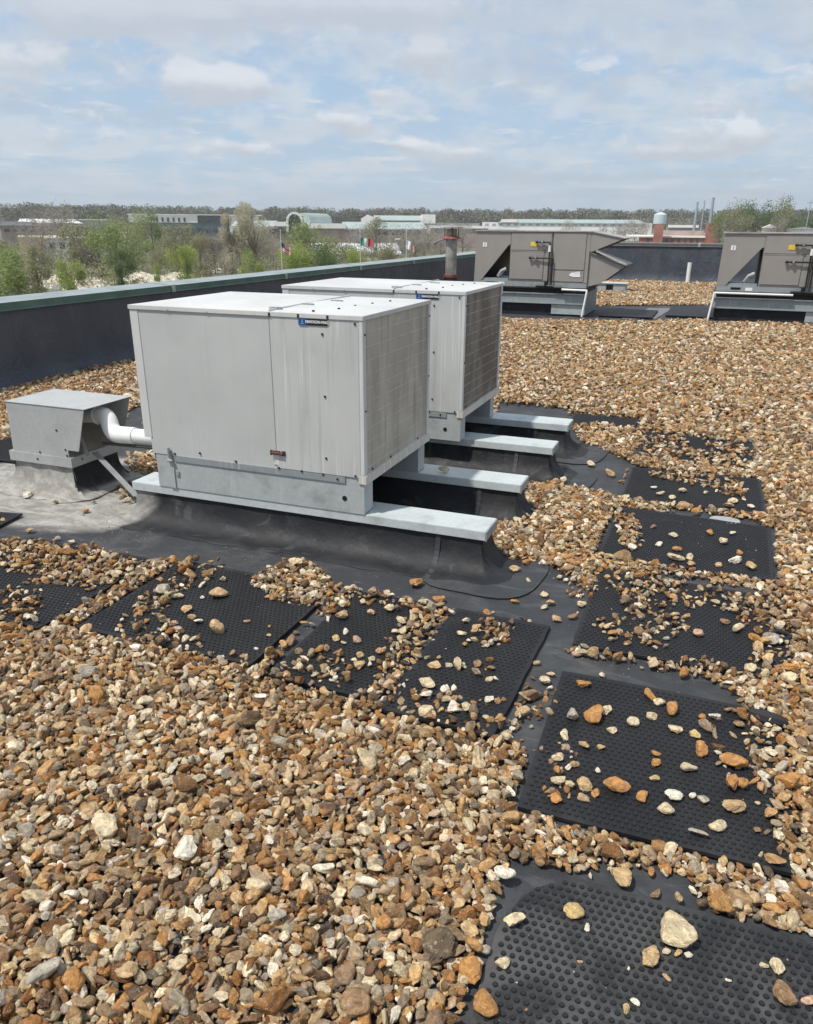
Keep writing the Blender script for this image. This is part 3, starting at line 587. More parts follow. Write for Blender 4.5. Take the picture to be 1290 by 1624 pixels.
    # black pipes and shut-offs on the front
    for xs, xe, zt_, in ((1.24, 1.475, 1.335), (1.13, 1.545, 1.055)):
        a = MB(); a.tube([(xs, -.05, zt_)]+bend((xs, -.05, zt_), (xe, -.05, zt_), (xe, -.05, .60), .03, 4)+[(xe, -.05, .56)], .014, 10); g_ = a.build('gas_pipe', BLKP, u, smooth=True)
        a = MB(); a.tube([(xs-.045, -.05, zt_), (xs+.0, -.05, zt_)], .024, 10); a.tube([(xs+.05, -.05, zt_), (xs+.12, -.05, zt_)], .022, 10); a.build('union', BLKP, g_)
        a = MB(); a.box(xs+.065, xs+.105, -.085, -.06, zt_-.01, zt_+.045); a.build('valve_handle', GALV3, g_)
    a = MB(); a.tube([(1.475, -.075, 1.17), (1.475, -.075, 1.28)], .026, 10); a.build('tag', WHT, u, smooth=True)
    a = MB(); a.tube([(1.25, -.06, .55), (1.62, -.06, .55)], .022, 10); a.tube([(1.44, -.06, .55), (1.44, -.06, .63)], .03, 10); a.tube([(1.60, -.06, .53), (1.75, -.06, .53)], .03, 10); a.build('manifold', BLKP, u, smooth=True)
    # white condensate drain line
    if lead == 'right': pts = [(1.76, -.085, .50)]+bend((1.7, -.085, .50), (W_+.03, -.085, .495), (W_-.02, -.13, .05), .02, 4)+[(W_-.02, -.13, .02)]
    else: pts = [(1.30, -.085, .50)]+bend((1.3, -.085, .50), (-.015, -.085, .50), (-.06, -.14, .05), .02, 4)+[(-.065, -.15, .02)]
    a = MB(); a.tube(pts, .019, 12); a.build('condensate_drain', PVC, u, smooth=True)
    return u
rtu('taupe rooftop unit left of the far black wall, its angled intake hoods fully in view', -4.545, 15.5, 'right')
rtu('taupe rooftop unit at the right edge of the picture, cut off by the frame', -.055, 16.0, 'left')
PS = MB(); PS.tube([(-.93, 26.2, 0), (-.93, 26.2, .62)], .06, 16); tag(PS.build('vent_pipe', PVC, smooth=True), 'short white plastic vent pipe standing in front of the far black wall', 'pipe')
# low concrete blocks and box beyond the left taupe unit
BK = thing('roof_box', 'low pale box with a dark opening, behind the hoods of the left taupe unit', 'box', (-2.95, 22.2, 0))
a = MB(); a.box(-.10, .62, 0, .5, 0, .20); a.build('block', GALV2, BK, .01); a = MB(); a.box(.12, .30, -.01, .02, .05, .17); a.build('opening', HOLE, BK)
a = MB(); a.box(-.14, .66, -.03, .53, .20, .215); a.build('cover', GALV, BK)

# ------------------------------------------------------------------ studded rubber walkway mats
def studded(w_, d_, seed, curl=0.004, sp=.0215, cut=None):
    rr = random.Random(seed); nx = max(2, int(w_/.07)); ny = max(2, int(d_/.07)); th = .012
    ph = [rr.uniform(0, 6.28) for _ in range(6)]
    def zz(x_, y_):
        e = max(abs(x_)/(w_/2), abs(y_)/(d_/2))
        return .003+curl*(.5+.5*math.sin(4*x_+ph[0])*math.sin(3.3*y_+ph[1]))+curl*1.3*max(0, e-.8)*5*(.5+.5*math.sin(5*x_+4*y_+ph[2]))
    m = MB()
    def clipx(x_, y_): return x_
    top = []; fs = []
    jx = [[rr.uniform(-.0025, .0025) for _ in range(ny+1)] for _ in range(nx+1)]
    for i in range(nx+1):
        for j in range(ny+1):
            x_ = -w_/2+w_*i/nx+(jx[i][j] if i in (0, nx) else 0); y_ = -d_/2+d_*j/ny+(jx[i][j] if j in (0, ny) else 0)
            if cut: x_, y_ = cut(x_, y_)
            top.append((x_, y_, zz(x_, y_)+th))
    N = len(top); vs = top+[(a_, b_, c_-th) for a_, b_, c_ in top]
    for i in range(nx):
        for j in range(ny): k = i*(ny+1)+j; fs += [(k, k+ny+1, k+ny+2, k+1), (N+k, N+k+1, N+k+ny+2, N+k+ny+1)]
    for i in range(nx):
        k = i*(ny+1); fs.append((k, N+k, N+k+ny+1, k+ny+1)); k += ny; fs.append((k, k+ny+1, N+k+ny+1, N+k))
    for j in range(ny):
        k = j; fs.append((k, k+1, N+k+1, N+k)); k += nx*(ny+1); fs.append((k, N+k, N+k+1, k+1))
    m.add(vs, fs)
    cnx = int((w_-.02)/sp); cny = int((d_-.02)/sp); seg = 8; cs = [(math.cos(2*math.pi*k/seg), math.sin(2*math.pi*k/seg)) for k in range(seg)]
    for i in range(cnx):
        for j in range(cny):
            x_ = (i-(cnx-1)/2)*sp+(sp*.25 if j % 2 else -sp*.25); y_ = (j-(cny-1)/2)*sp
            if cut:
                x2, y2 = cut(x_, y_)
                if abs(x2-x_)+abs(y2-y_) > .001: continue
            z_ = zz(x_, y_)+th; r0, r1 = .0074, .0058
            vs = [(x_+r0*c_, y_+r0*s_, z_-.0005) for c_, s_ in cs]+[(x_+r1*c_, y_+r1*s_, z_+.0038) for c_, s_ in cs]
            m.add(vs, [(k, (k+1) % seg, seg+(k+1) % seg, seg+k) for k in range(seg)]+[tuple(range(seg, 2*seg))])
    me = bpy.data.meshes.new('rubber_mat'); me.from_pydata(m.v, [], m.f); me.update(); me.materials.append(MAT); me.materials.append(STUD); me.polygons.foreach_set('material_index', [0]*len(fs)+[1]*(len(m.f)-len(fs))); return me
def cut_front(x_, y_):            # round worn-away far left corner of the nearest mat
    cx_, cy_, r_ = -.42+.20, .42-.20, .20
    if x_ < cx_ and y_ > cy_:
        d = math.hypot(x_-cx_, y_-cy_)
        if d > r_: return cx_+(x_-cx_)*r_/d, cy_+(y_-cy_)*r_/d
    return x_, y_
MATS = [(.15, 1.21, .87, .84, 2, 'nearest dusty studded rubber mat at the bottom right corner, a large cream rock on it', cut_front),
        (.028, 2.243, .76, .80, 1, 'second studded rubber mat of the right column, scattered with orange and cream stones', None),
        (.060, 3.27, .845, .80, 0, 'third rubber mat of the right column, its left half under a heap of pale stones', None),
        (.030, 4.25, .855, .80, -1, 'fourth rubber mat of the right column, just nearer than the shiny oval plate', None),
        (.022, 5.215, .84, .745, 1, 'fifth rubber mat of the right column, just beyond the shiny oval plate', None),
        (.00, 6.24, .80, .80, -2, 'sixth rubber mat of the right column, half hidden under gravel', None),
        (-.79, 6.93, .56, .40, 2, 'last black rubber mat, a thin strip showing behind the farthest sleeper', None),
        (-.70, 2.565, .425, .855, -1.5, 'narrow rubber mat at the right end of the front row, beside the bare membrane strip', None),
        (-1.175, 2.59, .455, .80, 0, 'second narrow rubber mat of the front row, stones heaped over its near corner', None),
        (-1.93, 2.60, .86, .75, 0, 'wide rubber mat in the middle of the front row, a bare gap on its right', None),
        (-2.91, 2.545, .82, .78, 0, 'leftmost wide rubber mat of the front row, mostly buried under stones', None),
        (-4.72, 4.30, .80, .62, 3, 'black rubber mat lying left of the vent curb at the left edge of the picture', None),
        (-3.90, 2.98, .55, .36, 8, 'corner of a black rubber mat poking in at the left edge below the silt patch', None)]
for k, (mx, my, mw, md, rz, lab, cf) in enumerate(MATS):
    o = link('rubber_mat', studded(mw, md, 40+k, cut=cf)); o.location = (mx, my, .001); o.rotation_euler = (0, 0, R(rz)); tag(o, lab, 'rubber mat', 'rubber walkway mats')
# offcut and a rubber ring on the right
OF = MB(); OF.tube([G(1190, 1131, .03), G(1215, 1139, .035), G(1248, 1147, .03)], [.02, .028, .018], 8); o = OF.build('rubber_offcut', BLACK, smooth=True); tag(o, 'black rubber offcut sticking out of the gravel at the right of the second mat', 'offcut')
rc = G(1240, 1008, .04); a = MB(); ringp = [(rc.x+.032*math.cos(k*math.pi/12), rc.y+.032*math.sin(k*math.pi/12), .042) for k in range(25)]; a.tube(ringp, .009, 8, False); tag(a.build('rubber_ring', BLACK, smooth=True), 'small black rubber ring lying on the right edge of the third mat', 'ring')
oc = G(1150, 826, .01); a = blob_patch(0, 0, .085, .06, 0, .012, p=2.2); o = a.build('oval_plate', BRITE, None, .004); o.location = (oc.x, oc.y, .006); tag(o, 'shiny oval metal plate lying on the membrane between two mats', 'plate')
# flat black slabs and seams on the bare strip between the taupe units
for (u0, v0, u1, v1, lab) in ((1055, 489, 1120, 503, 'flat black slab on the bare strip just left of the right taupe unit'), (948, 494, 1020, 503, 'flat black slab on the bare strip just right of the left taupe unit')):
    A, B = G(u0, v1), G(u1, v0); a = MB(); a.box(0, B.x-A.x+.3, 0, max(.8, B.y-A.y), .02, .04); o = a.build('black_slab', BLACK, None, .004); o.location = (A.x, A.y, 0); tag(o, lab, 'rubber pad')

# ------------------------------------------------------------------ gravel
def poly(pts): return np.array([[*G(u, v)[:2]] for u, v in pts])
BARE = [poly(p) for p in (
    [(-140, 690), (25, 726), (60, 690), (170, 660), (215, 668), (260, 690), (258, 720), (228, 722), (212, 742), (225, 752), (262, 745), (420, 740), (620, 790), (700, 800), (775, 800), (800, 815), (772, 860), (782, 884), (835, 890), (868, 898), (900, 912), (942, 930), (928, 972), (908, 1040), (1000, 1052), (1150, 1085), (1178, 1118), (1190, 1128),
     (1140, 1125), (893, 1070), (868, 1150), (850, 1200), (800, 1190), (862, 995), (705, 968), (560, 940), (518, 944), (285, 896), (245, 894), (150, 872), (50, 858), (-30, 870), (-140, 850)],
    [(600, 700), (790, 700), (830, 755), (838, 775), (842, 790), (770, 800), (760, 790), (600, 760)],
    [(640, 660), (880, 660), (905, 700), (945, 708), (1005, 735), (1000, 745), (988, 796), (930, 782), (880, 770), (842, 770), (800, 740), (640, 720)],
    [(790, 640), (905, 650), (915, 690), (940, 715), (880, 700), (790, 690)],
    [(1040, 910), (1240, 940), (1242, 955), (1120, 938), (1030, 920)],
    [(1060, 806), (1205, 828), (1216, 842), (1130, 834), (1050, 820)],
    [(1000, 738), (1100, 756), (1200, 762), (1200, 768), (1000, 748)],
    [(895, 1398), (955, 1375), (1050, 1380), (1112, 1398), (1108, 1440), (1112, 1452), (1000, 1430), (900, 1412), (850, 1404)],
    [(468, 1000), (500, 968), (530, 950), (545, 952), (505, 1000), (440, 1070), (420, 1072)],
    [(640, 1010), (700, 975), (712, 978), (660, 1060), (625, 1120), (600, 1125)],
    [(925, 486), (1150, 484), (1150, 507), (1000, 512), (920, 510)],
    [(780, 490), (925, 490), (925, 510), (780, 506)], [(1120, 498), (1300, 506), (1300, 516), (1120, 512)],
    [(196, 655), (235, 640), (235, 680), (200, 690)])]
# piles on top of mats / membrane: (polygon, density)
PILE = [(poly(p), d) for p, d in (
    ([(940, 918), (1010, 915), (1090, 930), (1150, 950), (1100, 965), (1085, 1000), (1030, 1042), (960, 1015), (935, 988), (985, 988), (985, 950)], .42),
    ([(1100, 938), (1240, 962), (1290, 1100), (1200, 1078), (1195, 1022), (1180, 992), (1150, 975), (1100, 958)], .45),
    ([(1215, 950), (1290, 950), (1290, 1100), (1262, 1085)], .9),
    ([(975, 815), (1010, 826), (1012, 882), (985, 868)], .75), ([(1030, 748), (1170, 768), (1190, 790), (1180, 800), (1120, 778), (1090, 772), (1035, 762)], .5),
    ([(1025, 690), (1080, 698), (1100, 722), (1060, 736), (1015, 732)], .6), ([(1085, 715), (1130, 722), (1230, 748), (1200, 756), (1100, 738)], .7), ([(1100, 690), (1165, 702), (1200, 735), (1130, 715)], .6),
    ([(930, 676), (1000, 682), (1000, 700), (905, 690)], .9),
    ([(755, 985), (815, 1005), (812, 1030), (765, 1032)], .7), ([(600, 1140), (640, 1085), (655, 1100), (700, 1092), (735, 1110), (740, 1130), (790, 1112), (812, 1190), (700, 1200)], .36),
    ([(700, 1060), (790, 1055), (795, 1080), (720, 1072)], .25),
    ([(410, 1085), (440, 1060), (500, 1032), (540, 1038), (562, 1056), (552, 1096), (505, 1112), (600, 1100), (560, 1130)], .5),
    ([(180, 1015), (215, 960), (285, 898), (355, 902), (340, 925), (275, 950), (262, 985), (290, 1010), (330, 1030), (410, 1050), (400, 1090), (300, 1080)], .38),
    ([(395, 925), (440, 898), (490, 893), (540, 935), (490, 968), (440, 962)], .9), ([(500, 960), (560, 930), (570, 945), (520, 990)], .8),
    ([(-20, 872), (50, 866), (130, 872), (240, 902), (200, 925), (140, 942), (70, 928), (-20, 900)], .75), ([(-20, 950), (40, 935), (75, 950), (60, 1010), (-20, 1010)], .4),
    ([(565, 940), (600, 945), (705, 965), (715, 985), (640, 975), (570, 958)], .5), ([(640, 990), (695, 965), (705, 985), (660, 1060), (600, 1135), (575, 1130)], .75),
    ([(895, 945), (945, 895), (948, 940), (935, 952)], .6), ([(1180, 1128), (1290, 1128), (1290, 1400), (1262, 1398), (1215, 1350), (1225, 1310), (1200, 1250), (1165, 1215), (1150, 1180)], .72),
    ([(1130, 1130), (1190, 1150), (1175, 1300), (1120, 1180)], .25), ([(865, 1190), (905, 1195), (920, 1280), (868, 1270)], .5),
    ([(205, 728), (235, 722), (252, 724), (255, 748), (240, 755), (210, 752)], .95), ([(190, 770), (225, 765), (232, 785), (200, 800)], .7), ([(1080, 1050), (1290, 1090), (1290, 1135), (1190, 1130), (1170, 1105)], .8),
    ([(830, 1110), (875, 1080), (880, 1110), (845, 1160), (820, 1160)], .5))]
def pip(P, x_, y_):
    ins = np.zeros(len(x_), bool); n = len(P)
    for i in range(n):
        x1, y1 = P[i]; x2, y2 = P[(i+1) % n]
        c = ((y1 > y_) != (y2 > y_)); 
        with np.errstate(divide='ignore', invalid='ignore'): xi = (x2-x1)*(y_-y1)/(y2-y1+1e-12)+x1
        ins ^= c & (x_ < xi)
    return ins
matinv = [(mx, my, mw/2, md/2, math.cos(R(rz)), math.sin(R(rz))) for mx, my, mw, md, rz, _, _ in MATS]
def on_mat(x_, y_, m=0.0):
    r = np.zeros(len(x_), bool)
    for mx, my, hw, hd, c_, s_ in matinv:
        dx, dy = x_-mx, y_-my; r |= (np.abs(dx*c_+dy*s_) < hw-m) & (np.abs(-dx*s_+dy*c_) < hd-m)
    return r
SOLID = [(x0-.02, x1+.03, y0-.04, y1+.04) for x0, x1, y0, y1, _ in SL]+[(-4.18, -3.60, 3.57, 4.09), (-4.62, -2.2, 15.35, 17.2), (-.15, 2.6, 15.85, 17.8), (-6.55, -6.1, 19.3, 19.7), (-2.95, -2.0, 22.1, 22.8)]
def frust(x_, y_, mu, mv):
    dz = -EYE; f = x_*cF.x+y_*cF.y+dz*cF.z; a = x_*cR.x+y_*cR.y+dz*cR.z; b = x_*cU.x+y_*cU.y+dz*cU.z
    return (f > .1) & (CX+FPX*a/np.maximum(f, .1) > -mu) & (CX+FPX*a/np.maximum(f, .1) < 1290+mu) & (CY-FPX*b/np.maximum(f, .1) < 1624+mv)
allp = []
def layer(sp, x0, x1, y0, y1, smin, smax, z, zj, prob=1.0, big=False):
    nx, ny = int((x1-x0)/sp), int((y1-y0)/sp)
    gx, gy = np.meshgrid(x0+sp*(np.arange(nx)+.5), y0+sp*(np.arange(ny)+.5)); x_, y_ = gx.ravel(), gy.ravel()
    x_ = x_+rng.uniform(-.5, .5, len(x_))*sp*1.1; y_ = y_+rng.uniform(-.5, .5, len(y_))*sp*1.1
    k = frust(x_, y_, 640, 420) & (x_ > -6.76) & (y_ < 26.8); x_, y_ = x_[k], y_[k]
    if prob < 1: k = rng.random(len(x_)) < prob; x_, y_ = x_[k], y_[k]
    jx = x_+rng.normal(0, .018, len(x_)); jy = y_+rng.normal(0, .018, len(x_))
    om = on_mat(x_, y_, -.024); bare = np.zeros(len(x_), bool)
    for P in BARE: bare |= pip(P, jx, jy)
    dens = np.where(om | bare, 0.0, 1.0); edge = on_mat(x_, y_, -.0)
    for P, d in PILE:
        i = pip(P, jx, jy); dens = np.where(i & (om | bare), .62*d**1.4, dens)
    k = rng.random(len(x_)) < dens
    for a_, b_, c_, d_ in SOLID: k &= ~((x_ > a_) & (x_ < b_) & (y_ > c_) & (y_ < d_))
    x_, y_, om = x_[k], y_[k], om[k]; n = len(x_)
    s = smin+(smax-smin)*rng.beta(1.6, 2.6, n)
    und = .003*(1+np.sin(x_*5.1+y_*2.3))+.003*(1+np.sin(x_*2.2-y_*6.1))
    zz = z+np.where(om, .017, 0)+rng.uniform(0, zj, n)+np.where(om, 0, und)
    allp.append(np.stack([x_, y_, zz, s], 1))
layer(.020, -7, 5, -.2, 5.5, .014, .026, .004, .004)
layer(.0215, -7, 5, -.2, 6.5, .021, .044, .007, .006)
layer(.029, -7, 5, -.2, 6.5, .022, .054, .018, .011, .85)
layer(.10, -7, 5, -.2, 6.5, .042, .080, .024, .008, .40)
layer(.30, -7, 5, -.2, 6.5, .075, .115, .030, .01, .30)
layer(.036, -7, 8, 6.5, 12, .032, .060, .010, .012)
layer(.05, -7, 8, 6.5, 12, .036, .075, .024, .010, .6)
layer(.046, -7, 11, 12, 26.8, .042, .072, .010, .016)
layer(.09, -7, 11, 12, 26.8, .05, .10, .026, .012, .5)
g_ = 5200; x_ = rng.uniform(-3.5, 1.2, g_); y_ = rng.uniform(.7, 4.6, g_); om = on_mat(x_, y_, .01); k = om.copy()
for P in BARE: k |= pip(P, x_, y_)
for a_, b_, c_, d_ in SOLID: k &= ~((x_ > a_) & (x_ < b_) & (y_ > c_) & (y_ < d_))
k &= rng.random(g_) < .5+.5*np.sin(x_*7+y_*3); x_, y_, om = x_[k], y_[k], om[k]
allp.append(np.stack([x_, y_, np.where(om, .0165, .004), .003+.009*rng.beta(1, 3, len(x_))], 1))
PT = np.concatenate(allp); n = len(PT); print('stones', n)
def make_stone(seed, sub=3):
    rs = np.random.default_rng(seed); bm = bmesh.new(); bmesh.ops.create_icosphere(bm, subdivisions=sub, radius=1)
    V = np.array([v.co[:] for v in bm.verts]); V /= np.linalg.norm(V, axis=1)[:, None]
    m = rs.integers(6, 12); N = rs.normal(size=(m, 3)); N /= np.linalg.norm(N, axis=1)[:, None]; d = rs.uniform(.45, 1.0, m)
    dots = V @ N.T; rr = np.where(dots > .05, d/np.maximum(dots, .05), 9.0)
    k = (60.0, 45.0, 22.0, 110.0)[seed % 4]
    r = -np.log(np.exp(-k*rr).sum(1)+np.exp(-k*1.15))/k
    for _ in range(7):
        f = rs.normal(size=3)*rs.uniform(1.5, 9); r = r*(1+.026*np.sin(V @ f+rs.uniform(0, 6)))
    V = V*r[:, None]; ax = np.array([1, rs.uniform(.62, .95), rs.uniform(.42, .78)]); V = V*ax; V /= np.abs(V).max()*2
    for v, c in zip(bm.verts, V): v.co = c
    me = bpy.data.meshes.new('stone'); bm.to_mesh(me); bm.free(); me.polygons.foreach_set('use_smooth', [True]*len(me.polygons))
    if seed % 4 != 2: me.set_sharp_from_angle(angle=R(16))
    return me
NV = 36
smesh = [make_stone(100+i, 3) for i in range(NV)]
protos = bpy.data.collections.new('stone_shapes')
for i, me in enumerate(smesh):
    me.materials.append(STONE); po = bpy.data.objects.new('stone_%02d' % i, me); protos.objects.link(po)
me = bpy.data.meshes.new('gravel'); me.vertices.add(n); me.vertices.foreach_set('co', PT[:, :3].astype(np.float32).ravel())
rot = np.stack([rng.normal(0, .45, n), rng.normal(0, .45, n), rng.uniform(0, 6.283, n)], 1); flip = rng.random(n) < .3; rot[flip, 0] += 1.57
a = me.attributes.new('rot', 'FLOAT_VECTOR', 'POINT'); a.data.foreach_set('vector', rot.astype(np.float32).ravel())
scl = PT[:, 3:4]*rng.uniform(.85, 1.15, (n, 3))*np.array([1.18, 1.0, 1.0]); a = me.attributes.new('scl', 'FLOAT_VECTOR', 'POINT'); a.data.foreach_set('vector', scl.astype(np.float32).ravel())
a = me.attributes.new('idx', 'INT', 'POINT'); a.data.foreach_set('value', rng.integers(0, NV, n).astype(np.int32))
me.materials.append(STONE)
gr = link('gravel', me); tag(gr, 'tan, brown and cream gravel ballast spread over the flat roof', 'gravel', kind='stuff')
ng = bpy.data.node_groups.new('scatter', 'GeometryNodeTree'); ng.interface.new_socket('Geometry', in_out='INPUT', socket_type='NodeSocketGeometry'); ng.interface.new_socket('Geometry', in_out='OUTPUT', socket_type='NodeSocketGeometry')
N_ = ng.nodes; L_ = ng.links; gi = N_.new('NodeGroupInput'); go = N_.new('NodeGroupOutput'); ip = N_.new('GeometryNodeInstanceOnPoints'); ci = N_.new('GeometryNodeCollectionInfo')
ci.inputs['Collection'].default_value = protos; ci.inputs['Separate Children'].default_value = True; ci.inputs['Reset Children'].default_value = True
def named(nm, dt):
    q_ = N_.new('GeometryNodeInputNamedAttribute'); q_.data_type = dt; q_.inputs['Name'].default_value = nm; return q_.outputs['Attribute']
L_.new(gi.outputs[0], ip.inputs['Points']); L_.new(ci.outputs[0], ip.inputs['Instance']); ip.inputs['Pick Instance'].default_value = True
L_.new(named('idx', 'INT'), ip.inputs['Instance Index']); L_.new(named('rot', 'FLOAT_VECTOR'), ip.inputs['Rotation']); L_.new(named('scl', 'FLOAT_VECTOR'), ip.inputs['Scale']); L_.new(ip.outputs[0], go.inputs[0])
gm = gr.modifiers.new('scatter', 'NODES'); gm.node_group = ng

